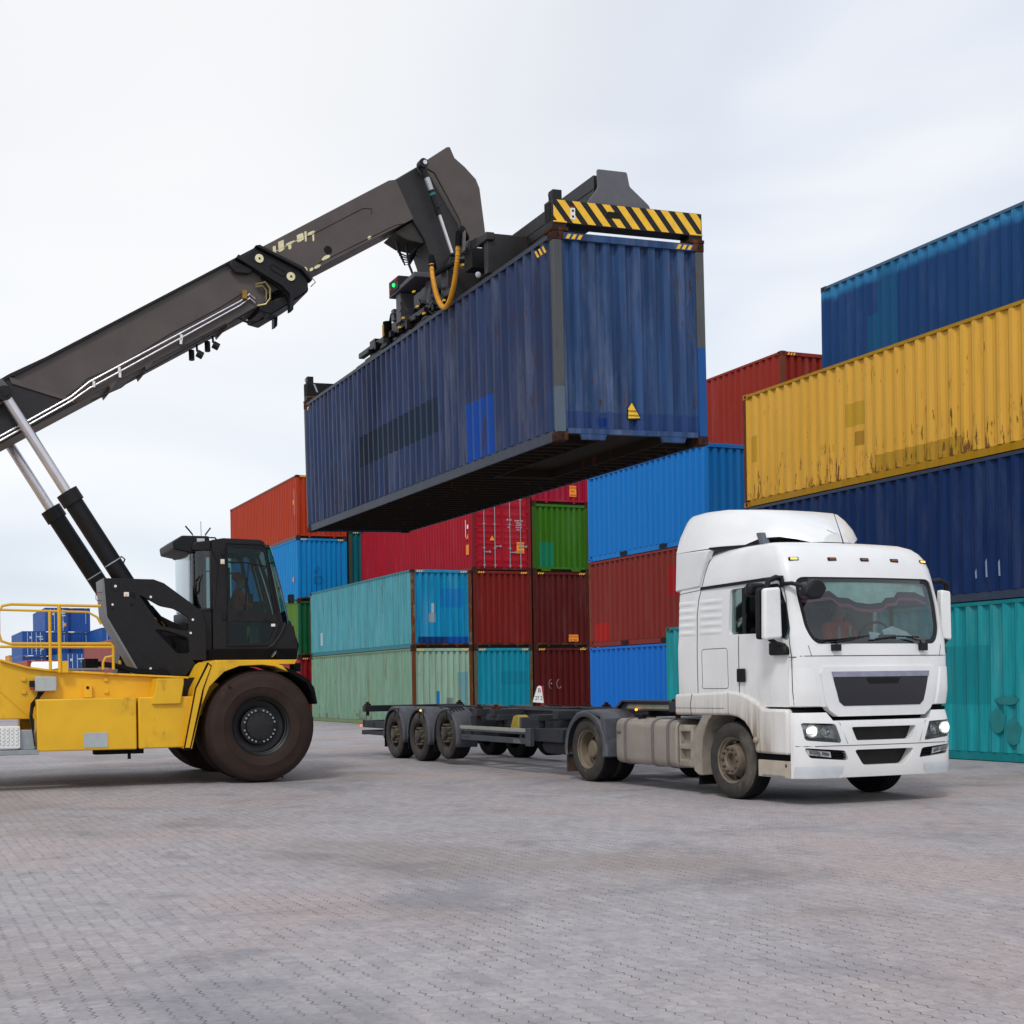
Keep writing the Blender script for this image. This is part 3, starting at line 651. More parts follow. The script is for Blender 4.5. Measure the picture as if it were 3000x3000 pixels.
# ------------------------------------------------------------------ bay marker sign behind the trailer
P = local(PA, TH, 4.62, -1.0, 0)
sg = thing('bay_marker', 'white pyramid bay marker reading B 27 on a red post behind the trailer', 'sign', P, .15)
M_red = plain('red_sign_paint', '#a81c2c', .5)
MB().box(.10, .22, -.05, .05, 0, .9).build('post', M_red, sg, bevel=.01)
fc = MB().use(M_wht).prism([(-.24, .84), (.18, .80), (.10, 1.42), (.02, 1.45), (-.06, 1.40)], 1, -.10, -.08)
fc.use(M_red).prism([(-.10, .80), (.12, .80), (.12, 1.42), (-.08, 1.44)], 0, .10, .19)
fc.build('face', None, sg)
text('B', .22, M_ink, sg, (.02, -.104, 1.20), (R(90), 0, 0)); text('27 2', .20, M_ink, sg, (-.01, -.104, .92), (R(90), 0, 0), sx=.8)

# ------------------------------------------------------------------ wheels
M_tyre = plain('dusty_tyre', '#3b3835', .8, var=.22, scale=5, dirt='#6a6358', damt=.12, spec=.25, bump=.15)
M_tread = plain('dark_tread', '#17161a', .85, var=.2, spec=.2)
M_rimd = plain('dusty_rim', '#7a6e5e', .6, metal=.2, var=.2, dirt='#5a5044', damt=.12)
M_rimg = plain('grey_dirty_rim', '#3a3632', .65, metal=.2, var=.25, dirt='#6a5f4e', damt=.2)
def truck_wheel(parent, x, y, kind='front', R_=.5, w=.29, z=None, n=44, name='wheel'):
    """y = outer face; body goes inwards (+y for near side when s=1)"""
    s = 1 if y < 0 else -1; z = R_ if z is None else z
    def L(prof, mb): return mb.lathe([(r, s * a) for r, a in prof], (x, y, z), 1, n)
    if kind == 'front':
        rim = MB().use(M_rimd)
        L([(.285, .015), (.30, .0), (.295, .03), (.265, .05), (.262, .12), (.23, .13), (.20, .06), (.185, -.012), (.18, -.02), (.10, -.02), (.092, -.01), (.09, .06), (.0, .06)], rim)
        for k in range(10):
            a = 2 * math.pi * k / 10; rim.use(M_rimg).tube([(x + .145 * math.cos(a), y - s * .02, z + .145 * math.sin(a)), (x + .145 * math.cos(a), y - s * .055, z + .145 * math.sin(a))], .017, 6)
            rim.use(M_hole).tube([(x + .225 * math.cos(a + .3), y + s * .105, z + .225 * math.sin(a + .3)), (x + .222 * math.cos(a + .3), y + s * .085, z + .222 * math.sin(a + .3))], .026, 8)
    elif kind == 'rear':
        rim = MB().use(M_rimd)
        L([(.285, .01), (.30, .0), (.30, .03), (.27, .05), (.262, .20), (.245, .215), (.17, .20), (.165, .24), (.14, .24), (.135, .10), (.11, .08), (.0, .08)], rim)
        for k in range(8):
            a = 2 * math.pi * k / 8; rim.use(M_hole).tube([(x + .205 * math.cos(a), y + s * .215, z + .205 * math.sin(a)), (x + .205 * math.cos(a), y + s * .20, z + .205 * math.sin(a))], .032, 10)
    else:
        rim = MB().use(M_rimg)
        L([(.285, .01), (.30, .0), (.30, .03), (.27, .05), (.262, .16), (.20, .16), (.185, .08), (.13, .04), (.10, .03), (.10, -.04), (.07, -.055), (.0, -.055)], rim)
        for k in range(10):
            a = 2 * math.pi * k / 10; rim.use(M_rimd).tube([(x + .167 * math.cos(a), y + s * .08, z + .167 * math.sin(a)), (x + .167 * math.cos(a), y - s * .01, z + .167 * math.sin(a))], .018, 6)
    r = rim.build(name, None, parent)
    t = MB().use(M_tyre)
    L([(.295, .012), (.31, -.002), (.36, -.012), (.41, -.012), (.455, .0), (R_ - .018, .022)], t)
    t.use(M_tread); L([(R_ - .018, .022), (R_ - .004, .035)], t)
    g_ = [(R_ - .004, .035)]
    for q in range(4): a = .05 + q * (w - .10) / 3.6; g_ += [(R_, a), (R_, a + .035), (R_ - .014, a + .037), (R_ - .014, a + .045)]
    g_ += [(R_, w - .05), (R_ - .018, w - .02), (R_ - .08, w), (.30, w - .01)]
    L(g_, t)
    t.build('tyre', None, r)
    return r

# ------------------------------------------------------------------ lorry tractor: local x forward, y to its left, near side is y < 0
TY = -1.20202757
T = thing('lorry', 'white lorry tractor with lit headlights facing right, coupled to an empty trailer', 'lorry', (5.6550316, 17.19941919, 0), TY)
M_cab = NT('dusty_white_cab')
x_, y_, z_ = M_cab.xyz()
cc = M_cab.mix(M_cab.step(M_cab.noise(M_cab.vec(), 1.5, 4), .3, .7), lin('#dfe0e0'), lin('#e9e9e8'))
low = M_cab.math('ADD', M_cab.math('MULTIPLY', M_cab.noise(M_cab.vec((14, 14, .8)), 1, 5, .65), .9), M_cab.math('MULTIPLY', z_, -.55))
side_ = M_cab.step(x_, 1.05, .4)
cc = M_cab.mix(M_cab.math('MULTIPLY', M_cab.math('MULTIPLY', M_cab.step(low, -.38, .12), .62), M_cab.math('ADD', M_cab.math('MULTIPLY', side_, .85), .15)), cc, lin('#a79881'))
cc = M_cab.mix(M_cab.math('MULTIPLY', M_cab.step(M_cab.noise(M_cab.vec((7, 7, 1.2)), 1.6, 6, .7), .66, .80), .25), cc, lin('#98907f'))
M_cab = M_cab.fin(cc, .26, 0, .5)
M_skirt = NT('dirty_white_arch')
x_, y_, z_ = M_skirt.xyz()
st_ = M_skirt.noise(M_skirt.vec((16, 16, 1.0)), 1, 6, .7)
dx = M_skirt.math('MULTIPLY', M_skirt.step(x_, 1.05, .55), M_skirt.step(z_, 1.5, .55))
f_ = M_skirt.math('MULTIPLY', M_skirt.math('ADD', M_skirt.math('MULTIPLY', st_, 1.5), -.32, True), M_skirt.math('ADD', M_skirt.math('MULTIPLY', dx, 2.1), .15), True)
M_skirt = M_skirt.fin(M_skirt.mix(f_, lin('#e0deda'), lin('#8c7c66')), .4, 0, .45)
M_dirty = plain('mud_covered_grey', '#938a7e', .7, var=.15, dirt='#5f5443', damt=.12)
M_tank = plain('dusty_aluminium_tank', '#9a9187', .45, metal=.25, var=.12, scale=2, dirt='#6a5c48', damt=.1)
M_fend = plain('grey_plastic_fender', '#4d4f56', .6, var=.15, dirt='#5a5650', damt=.05)

def lerp(a, b, t): return a + (b - a) * t
LV = [ # z, back x, front x, half width
 (1.19, -1.18, 1.375, 1.20), (1.37, -1.18, 1.38, 1.22), (1.79, -1.18, 1.37, 1.225), (1.97, -1.18, 1.355, 1.225), (2.10, -1.17, 1.335, 1.22), (2.40, -1.16, 1.275, 1.215),
 (2.70, -1.15, 1.195, 1.205), (2.78, -1.15, 1.175, 1.20), (2.90, -1.14, 1.14, 1.19), (3.02, -1.13, 1.085, 1.17), (3.10, -1.12, 1.02, 1.145), (3.17, -1.11, .93, 1.10), (3.22, -1.10, .80, 1.03), (3.25, -1.08, .62, .93), (3.262, -1.05, .4, .80)]
def at_z(z):
    for a, b in zip(LV, LV[1:]):
        if z <= b[0]: t = max(0, (z - a[0]) / (b[0] - a[0])); return tuple(lerp(p, q, t) for p, q in zip(a[1:], b[1:]))
    return LV[-1][1:]
CT = [(0, 0), (.2, 0), (.4, 0), (.55, 0), (.68, 0), (.78, .0), (.86, .006), (.92, .018), (.965, .042), (.99, .075), (1.0, .115)]
def drop(t):
    t = min(1, abs(t))
    for a, b in zip(CT, CT[1:]):
        if t <= b[0]: return .10 * t * t + lerp(a[1], b[1], (t - a[0]) / (b[0] - a[0]))
    return .215
def front_x(y, z):
    xb, xf, hw = at_z(z); return xf - drop(y / (hw - .04))
def side_y(x, z):
    xb, xf, hw = at_z(z); return hw - .04 * min(1, max(0, (x - xb - .1) / (xf - .315 - xb)))
def plan(z, off=0.0):
    xb, xf, hw = at_z(z); xb += off; xf -= off; hw -= off
    h = [(xf - .10 * t * t - d, -(hw - .04) * t) for t, d in CT]
    h += [(lerp(xf - .215, xb + .10, k / 6), -(hw - .04 + .04 * k / 6)) for k in range(1, 7)]
    h += [(xb + .03, -hw + .02), (xb, -hw + .09), (xb, -hw * .5)]
    full = h + [(x, -y) for x, y in h[::-1][:-1]]
    return full
def loft(levels, off=0.0, zoff=(0, 0)):
    m = MB(); n = None; rings = []
    for i, z in enumerate(levels):
        zz = z + (zoff[0] if i == 0 else (zoff[1] if i == len(levels) - 1 else 0))
        rings.append([(x, y, zz) for x, y in plan(z, off)])
    n = len(rings[0]); m.v = [p for r in rings for p in r]
    for i in range(len(rings) - 1):
        for k in range(n): m.f.append((i * n + k, i * n + (k + 1) % n, (i + 1) * n + (k + 1) % n, (i + 1) * n + k))
    m.f.append(tuple(range(n))[::-1]); m.f.append(tuple(range((len(rings) - 1) * n, len(rings) * n)))
    m.mi = [0] * len(m.f); return m
lv = [1.19, 1.28, 1.37, 1.5, 1.65, 1.79, 1.88, 1.97, 2.1, 2.25, 2.4, 2.55, 2.7, 2.78, 2.84, 2.9, 2.96, 3.02, 3.06, 3.1, 3.135, 3.17, 3.2, 3.22, 3.25, 3.262]
cab = loft(lv); cab.mats = [M_cab]
cab = cab.build('cab', None, T, smooth=40)
inner = loft([1.3, 1.5, 1.79, 1.97, 2.1, 2.4, 2.7, 2.84, 2.96, 3.05], .07); inner.mats = [M_black]
WS = rnd_poly([(-.93, 1.945), (.93, 1.945), (1.03, 2.12), (1.065, 2.5), (1.05, 2.765), (-1.05, 2.765), (-1.065, 2.5), (-1.03, 2.12)], .12, 5)    # y,z
SW = rnd_poly([(-.03, 2.11), (.62, 2.10), (1.12, 1.99), (1.15, 2.10), (1.09, 2.40), (.95, 2.70), (0.0, 2.69)], .06, 4)                                   # x,z
cut(cab, [inner, MB().prism(WS, 0, .6, 2.0), MB().prism(SW, 1, -1.6, 1.6)], smooth=40)
# arch cut-out below is left by the skirt; glazing
M_ws = glass('windscreen_glass', (.76, .90, .90, 1), .85)
M_sg = glass('side_window_glass', (.80, .90, .90, 1), .4)
def ws_sheet(poly, off, mb, rows=10, inset=0.0):
    """fill a y,z outline lying on the cab front"""
    zs = sorted(p[1] for p in poly); z0, z1 = zs[0], zs[-1]; out = []
    for i in range(rows + 1):
        z = z0 + (z1 - z0) * i / rows; zz = min(max(z, z0 + 1e-4), z1 - 1e-4); ys = []
        for k in range(len(poly)):
            a, b = poly[k], poly[(k + 1) % len(poly)]
            if (a[1] - zz) * (b[1] - zz) <= 0 and a[1] != b[1]: ys.append(a[0] + (b[0] - a[0]) * (zz - a[1]) / (b[1] - a[1]))
        y0, y1 = min(ys), max(ys)
        out.append([(front_x(lerp(y0, y1, q / 16), zz) - off, lerp(y0, y1, q / 16), zz) for q in range(17)])
    return mb.grid(out)
ws_sheet(WS, .03, MB(), 14).build('windscreen', M_ws, T)
fr = MB()
WSi = rnd_poly([(-.90, 2.0), (.90, 2.0), (.975, 2.14), (1.005, 2.5), (.99, 2.71), (-.99, 2.71), (-1.005, 2.5), (-.975, 2.14)], .11, 5)
n = len(WS)
ov = [(front_x(y, z) - .022, y, z) for y, z in WS]; iv = [(front_x(y, z) - .026, y, z) for y, z in WSi]
fr.add(ov + iv, [(i, (i + 1) % n, n + (i + 1) % n, n + i) for i in range(n)]).build('windscreen_seal', M_black, T)
for s in (-1, 1):
    MB().prism(SW, 1, s * 1.145, s * 1.15).build('side_window', M_sg, T)
    MB().box(.23, .30, s * 1.175 - .004, s * 1.175 + .004, 2.10, 2.70).build('window_divider', M_black, T)
# interior
M_int = plain('dark_cab_interior', '#2a2d31', .8, var=.1)
MB().prism([(1.12, 1.4), (1.17, 1.94), (1.0, 2.02), (.75, 1.93), (.70, 1.4)], 1, -1.0, 1.0).build('dashboard', M_int, T, bevel=.03)
MB().box(-.62, -.55, -1.1, 1.1, 1.5, 3.0).build('bunk_curtain', plain('bunk_curtain_cloth', '#3a3f45', .9), T)
for y in (-.55, .55):
    MB().box(-.35, .2, y - .26, y + .26, 1.55, 1.75).box(-.45, -.3, y - .25, y + .25, 1.7, 2.32).box(-.44, -.32, y - .12, y + .12, 2.32, 2.5).build('seat', plain('seat_cloth', '#2d3033', .9), T, bevel=.05)
tor = MB(); tor.tube([(.62 + .07 * math.sin(a), .55 + .23 * math.cos(a), 2.07 + .17 * math.sin(a)) for a in [k * math.pi / 12 for k in range(25)]], .017, 6)
tor.tube([(.62, .34, 2.07), (.62, .76, 2.07)], .014, 5).tube([(.60, .55, 1.98), (.85, .55, 1.8)], .03, 6)
tor.build('steering_wheel', M_black, T)
sv = MB()                                             # scalloped sun visor cloth with its dark band and fringe
sc_ = [(-1.0, 2.55), (-.55, 2.60), (-.45, 2.52), (-.3, 2.51), (-.2, 2.46), (.0, 2.44), (.2, 2.46), (.28, 2.52), (.42, 2.53), (.5, 2.60), (.8, 2.60), (.98, 2.54)]
def band(d0, d1, off, mb):
    top = [(front_x(y, z - d0) - off, y, z - d0) for y, z in sc_]; bot = [(front_x(y, z - d1) - off, y, z - d1) for y, z in sc_]
    return mb.grid([top, bot])
tp = [(front_x(y, 2.72) - .09, y, 2.72) for y, z in sc_]; bt = [(front_x(y, z) - .09, y, z) for y, z in sc_]
sv.use(plain('pale_green_visor_cloth', '#cfe0d4', .8)).grid([tp, bt]); band(0, .07, .088, sv.use(plain('plum_band_cloth', '#4a3440', .9))); band(.07, .11, .088, sv.use(plain('pink_fringe', '#a05468', .9)))
sv.build('sun_visor_cloth', None, T)
pp = MB(); pp.add([(1.235, .20, 1.985), (1.20, .74, 1.985), (1.15, .60, 2.10), (1.12, .40, 2.17), (1.15, .22, 2.12)], [(0, 1, 2, 3, 4)]); pp.add([(1.245, -.05, 1.985), (1.23, .17, 1.985), (1.17, .16, 2.08), (1.18, -.02, 2.10)], [(0, 1, 2, 3)])
tag(pp.build('paper_sheets', plain('white_paper', '#e4ecef', .7), None, loc=T.location, rot=(0, 0, TY)), 'loose white paper sheets lying on the lorry dashboard', 'papers')
MB().box(1.235, 1.26, .08, .34, 1.985, 2.06).build('dash_device', M_black, T, bevel=.015)

# body seams: thin dark gaps along panel edges
M_gap = plain('panel_gap', '#2c2a2a', .8)
sm = MB(); ys = -1.2262
def ly(z, x=0): return -side_y(x, z) - .0015
def sline(pts, r=.006):
    out = []
    for (a, b), (c_, d) in zip(pts, pts[1:]):
        k = max(1, int(math.hypot(c_ - a, d - b) / .08)); out += [(lerp(a, c_, q / k), ly(lerp(b, d, q / k), lerp(a, c_, q / k)), lerp(b, d, q / k)) for q in range(k)]
    out.append((pts[-1][0], ly(pts[-1][1], pts[-1][0]), pts[-1][1])); sm.tube(out, r, 4)
sline([(-.69, 1.36), (-.69, 2.4), (-.66, 2.6), (-.60, 2.76), (-.50, 3.10), (-.42, 3.19)])
sline([(-1.13, 2.70), (-.62, 2.73)], .004)
sline([(.18, 1.37), (.18, 2.09)]); sline([(1.19, 1.21), (1.18, 1.80), (1.15, 1.95), (1.08, 2.50), (1.0, 2.74)], .006)
sline(rnd_poly([(-.60, 1.42), (-.04, 1.42), (-.05, 1.94), (-.59, 1.94)], .05) + [(-.585, 1.42 + .05)], .0035)
front = [(front_x(y, 1.80) + .001, y, 1.80) for y in [q * .08 - 1.12 for q in range(29)]]; sm.tube(front, .005, 4)
for s in (-1, 1): sm.tube([(front_x(s * a, z) + .001, s * a, z) for a, z in ((1.02, 1.93), (1.0, 1.86), (.985, 1.80))], .004, 4)
sm.tube([(front_x(-1.15, 1.79) - .06, -1.222, 1.79), (front_x(-1.15, 1.79) + .0, -1.15, 1.79)], .005, 4)
sm.build('panel_gap', M_gap, T)
m = MB()
for (a, b, c_, d) in ((-.62, 2.755, 1.02, 2.765),):
    m.prism([(a, 2.725), (c_, 2.75), (c_, 2.785), (a, 2.765)], 1, -1.206, -1.16)
m.build('trim_strip', M_black, T)
# pressed horizontal ribs on the rear side panel
for s in (-1, 1):
    m = MB()
    for k in range(5):
        z = 2.16 + k * .10
        for x0, x1 in ((-1.10, -.73), (-.64, -.16)):
            rows_ = []
            for i in range(7):
                t_ = i / 6; zz = z - .035 + .07 * t_; b_ = .009 * math.sin(math.pi * t_)
                rows_.append([(lerp(x0, x1, q / 6), s * (side_y(lerp(x0, x1, q / 6), zz) + .0005 + b_ * math.sin(math.pi * min(1, max(0, q / 6))) ** .4), zz) for q in range(7)])
            m.grid(rows_)
    m.build('pressed_rib', M_cab, T)
# roof air deflector
SP = [(-1.06, 3.66, 1.07, 1.205, -.10), (-1.0, 3.735, 1.07, 1.205, -.13), (-.93, 3.765, 1.06, 1.205, -.12), (-.75, 3.79, 1.0, 1.205, -.02), (-.5, 3.79, .90, 1.18, 0), (-.3, 3.77, .78, 1.08, 0), (-.1, 3.73, .62, .93, 0), (.1, 3.66, .48, .77, 0), (.28, 3.57, .36, .62, 0), (.42, 3.49, .25, .48, 0), (.53, 3.42, .15, .34, 0), (.60, 3.37, .07, .20, 0)]
m = MB(); rg = []
for i, (x, zt, wt, wb, bk_) in enumerate(SP):
    zb = 3.262 + (.09 if .05 < x < .35 else .05 if .35 <= x < .5 else 0)
    def q_(f): return x + bk_ * (1 - f)
    w1 = wb + (wt - wb) * .30; w2 = wb + (wt - wb) * .70
    rg.append([(q_(0), -wb, zb), (q_(.5), -w1 - .012, lerp(zb, zt, .5)), (q_(.85), -w2 - .012, lerp(zb, zt, .85)), (q_(.97), -wt - .015, lerp(zb, zt, .97)), (x, -wt + .07, zt), (x, -wt * .5, zt + .012), (x, 0, zt + .016)])
    rg[-1] += [(a_, -b_, c_) for a_, b_, c_ in rg[-1][:-1][::-1]]
m.grid(rg); m.add(rg[0], [tuple(range(13))]); m.add(rg[-1], [tuple(range(13))])
m.build('roof_deflector', M_cab, T, smooth=50)
for s in (-1, 1):
    MB().prism([(-1.19, 2.74), (-.63, 2.77), (-.52, 3.08), (-.43, 3.245), (-1.16, 3.265)], 1, s * 1.213, s * 1.10).build('side_fairing', M_cab, T, bevel=.02)
for s in (-1, 1): MB().tube([(-.46, s * 1.17, 3.262), (-.3, s * 1.085, 3.264), (-.1, s * .935, 3.264), (.1, s * .78, 3.264)], .014, 5).build('deflector_seal', M_black, T)
MB().prism([(.0, -.70), (.18, -.52), (.32, -.32), (.36, -.1), (.36, .1), (.32, .32), (.18, .52), (.0, .70)], 2, 3.20, 3.35).build('deflector_gap_shade', M_hole, T)  # solid dark filler standing in for the shade in the air gap
MB().prism([(.04, 3.42), (.12, 3.42), (.19, 3.27), (.11, 3.27)], 1, -.80, -.70).build('deflector_clip', plain('blue_grey_plastic', '#5a6068', .5), T)
# marker lamps, antenna, handle, locker, wipers
for y in (-1.0, -.48, 0, .48, 1.0):
    z = 2.99; x = front_x(y, z)
    mk = MB().use(M_black).box(-.02, .012, -.062, .062, -.022, .022).use(emit('amber_lamp_lit', '#ffb050', 2.0) if abs(y) > .9 else plain('amber_lens', '#7a4420', .3)).box(.0, .018, -.045, .045, -.012, .012)
    mk.build('marker_lamp', None, T, bevel=.004, loc=(x, y, z), rot=(0, R(-18), R(12) * (1 if y > .9 else -1 if y < -.9 else 0)))
MB().tube([(.74, .0, 3.22), (.71, -.03, 3.38), (.66, -.12, 3.72)], .008, 5, r1=.003).build('antenna', M_black, T)
MB().use(M_black).box(.17, .335, -1.236, -1.215, 1.50, 1.67).use(M_hole).box(.19, .27, -1.240, -1.22, 1.52, 1.65).build('door_handle', None, T, bevel=.01)
for y0, y1, yb in ((-.62, -.02, -.60), (.62, .02, .68)):
    pass
wp = MB()
def fpt(y, z, o=.03): return (front_x(y, z) + o, y, z)
wp.tube([fpt(-.66, 1.90), fpt(-.66, 1.97), fpt(-.30, 2.02)], .012, 5).tube([fpt(-.92, 1.985), fpt(-.60, 2.0), fpt(-.18, 2.04)], .010, 5)
wp.box(front_x(-.66, 1.9) - .01, front_x(-.66, 1.9) + .05, -.72, -.61, 1.86, 1.94)
wp.build('wiper', M_black, T)
wp = MB().tube([fpt(.66, 1.90), fpt(.62, 1.98), fpt(.40, 2.03)], .012, 5).tube([fpt(-.10, 2.00), fpt(.25, 2.035), fpt(.60, 2.025)], .010, 5)
wp.box(front_x(.66, 1.9) - .01, front_x(.66, 1.9) + .05, .61, .72, 1.86, 1.95)
wp.build('wiper', M_black, T)

# front panel: big dark grille with pale top lip
def fpoly(poly, off, th, mb, push=0.0):
    """y,z outline pushed onto the front curve as a slab"""
    a = [(front_x(y, z) + off, y, z) for y, z in poly]; b = [(p[0] - th, p[1], p[2]) for p in a]; n = len(a)
    return mb.add(a + b, [tuple(range(n)), tuple(range(n, 2 * n))[::-1]] + [(i, n + i, n + (i + 1) % n, (i + 1) % n) for i in range(n)])
M_grl = plain('dark_grille_panel', '#1d1b26', .45, var=.08)
def strip(poly, off, th, mb, cols=12):
    """same but subdivided across y so that it follows the bend"""
    zs = [p[1] for p in poly]; z0, z1 = min(zs), max(zs); rows_ = 8; A = []; B = []
    for i in range(rows_ + 1):
        z = lerp(z0 + 1e-4, z1 - 1e-4, i / rows_); y_s = []
        for k in range(len(poly)):
            a, b = poly[k], poly[(k + 1) % len(poly)]
            if (a[1] - z) * (b[1] - z) <= 0 and a[1] != b[1]: y_s.append(a[0] + (b[0] - a[0]) * (z - a[1]) / (b[1] - a[1]))
        y0, y1 = min(y_s), max(y_s)
        A.append([(front_x(lerp(y0, y1, q / cols), max(z, 1.20)) + off, lerp(y0, y1, q / cols), z) for q in range(cols + 1)])
        B.append([(p[0] - th, p[1], p[2]) for p in A[-1]])
    mb.grid(A); mb.grid([r[::-1] for r in B])
    mb.grid([A[0], B[0]]); mb.grid([B[-1], A[-1]]); mb.grid([[r[0] for r in A], [r[0] for r in B]]); mb.grid([[r[-1] for r in B], [r[-1] for r in A]])
    return mb
strip(rnd_poly([(-.71, 1.07), (.71, 1.07), (.82, 1.20), (.90, 1.67), (-.90, 1.67), (-.82, 1.20)], .05), .022, .10, MB()).build('front_flap', M_cab, T, bevel=.006)
g1 = MB().use(M_grl); strip(rnd_poly([(-.63, 1.195), (.63, 1.195), (.72, 1.50), (.735, 1.60), (-.735, 1.60), (-.72, 1.50)], .05), .028, .03, g1)
g1.use(plain('silver_grille_lip', '#8f8ea2', .35, metal=.3)); strip([(-.73, 1.545), (.73, 1.545), (.745, 1.61), (-.745, 1.61)], .038, .03, g1)
g1.use(M_hole); strip([(-.22, 1.46), (.22, 1.46), (.26, 1.53), (-.26, 1.53)], .032, .01, g1)
g1.build('grille', None, T)
for s in (-1, 1):                                         # corner air deflectors
    m = MB(); rows_ = []
    for k in range(9):
        z = lerp(1.20, 1.66, k / 8); yin = lerp(.86, .96, k / 8); ysq = [lerp(yin, 1.180, q / 10) for q in range(11)]
        o_ = .006 + .016 * math.sin(math.pi * min(1, (k + .6) / 9.2)) ** .5
        row = [(front_x(y, z) + (o_ if y > yin + .01 else -.01), s * y, z) for y in ysq] + [(front_x(1.18, z) - .02, s * (1.184 + o_), z), (1.12, s * 1.186, z)]
        rows_.append(row)
    m.grid(rows_).build('corner_deflector', M_cab, T, smooth=45)
# bumper
BZ = [.33, .42, .55, .75, .95, 1.05, 1.12]
def bump_x(y, z):
    t = abs(y) / 1.19; base_ = 1.415 if z < .98 else 1.415 - (z - .98) * .35
    if z < .45: base_ -= (.45 - z) * .25
    return base_ - .08 * t * t - (0.0 if t < .82 else .13 * min(1.1, (t - .82) / .18) ** 2.0)
def bplan(z):
    ysq = [-1.19 + 2.38 * q / 40 for q in range(41)]
    f_ = [(bump_x(y, z), y) for y in ysq]
    return f_ + [(1.15, 1.195), (1.14, 1.16), (1.14, -1.16), (1.15, -1.195)]
m = MB(); rings = [[(x, y, z) for x, y in bplan(z)] for z in BZ]; n = len(rings[0]); m.v = [p for r in rings for p in r]
for i in range(len(rings) - 1):
    for k in range(n): m.f.append((i * n + k, i * n + (k + 1) % n, (i + 1) * n + (k + 1) % n, (i + 1) * n + k))
m.f += [tuple(range(n))[::-1], tuple(range((len(rings) - 1) * n, len(rings) * n))]; m.mi = [0] * len(m.f); m.mats = [M_cab]
bp = m.build('bumper', None, T)
HL = rnd_poly([(-1.10, .79), (-.63, .75), (-.72, .985), (-1.135, 1.0)], .03, 3)
FG = rnd_poly([(-1.06, .58), (-.54, .54), (-.59, .66), (-1.11, .70)], .03, 3)
G1 = rnd_poly([(-.42, .775), (.42, .775), (.495, .94), (-.495, .94)], .03, 3); G2 = rnd_poly([(-.33, .475), (.33, .475), (.46, .665), (-.46, .665)], .05, 3)
mirr = lambda p: [(-a, b) for a, b in p][::-1]
TOPC = [(-.86, 1.2), (-.74, 1.02), (.74, 1.02), (.86, 1.2)]
cut(bp, [MB().prism(G1, 0, 1.29, 1.8), MB().prism(G2, 0, 1.27, 1.8), MB().prism(HL, 0, 1.0, 1.8), MB().prism(mirr(HL), 0, 1.0, 1.8),
         MB().prism(FG, 0, 1.0, 1.8), MB().prism(mirr(FG), 0, 1.0, 1.8), MB().prism([(-.72, .28), (-.62, .335), (.62, .335), (.72, .28)], 0, .5, 1.8), MB().prism(TOPC, 0, .5, 1.8)], bevel=.008)
M_mesh = plain('dark_radiator_mesh', '#100d0c', .8, var=.25, scale=80)
MB().prism(G1, 0, 1.295, 1.305).prism(G2, 0, 1.275, 1.285).build('bumper_grille', M_mesh, T)
MB().box(1.0, 1.17, -1.13, 1.13, .95, 1.20).build('gap_shade_box', M_blackm, T)  # black box added to make the gap between cab and bumper read dark
M_refl = plain('headlight_reflector', '#b9bdc0', .18, metal=.8, var=.05); M_lens = glass('headlight_lens', (.86, .88, .88, 1), .5)
M_lamp = emit('headlight_beam', '#fffaf0', 3.0)
M_hlback = plain('clear_lamp_housing', '#b4b8ba', .3, metal=.3, var=.25, scale=25); M_hldark = plain('grey_lamp_housing', '#5c605f', .3, metal=.2, var=.3, scale=30)
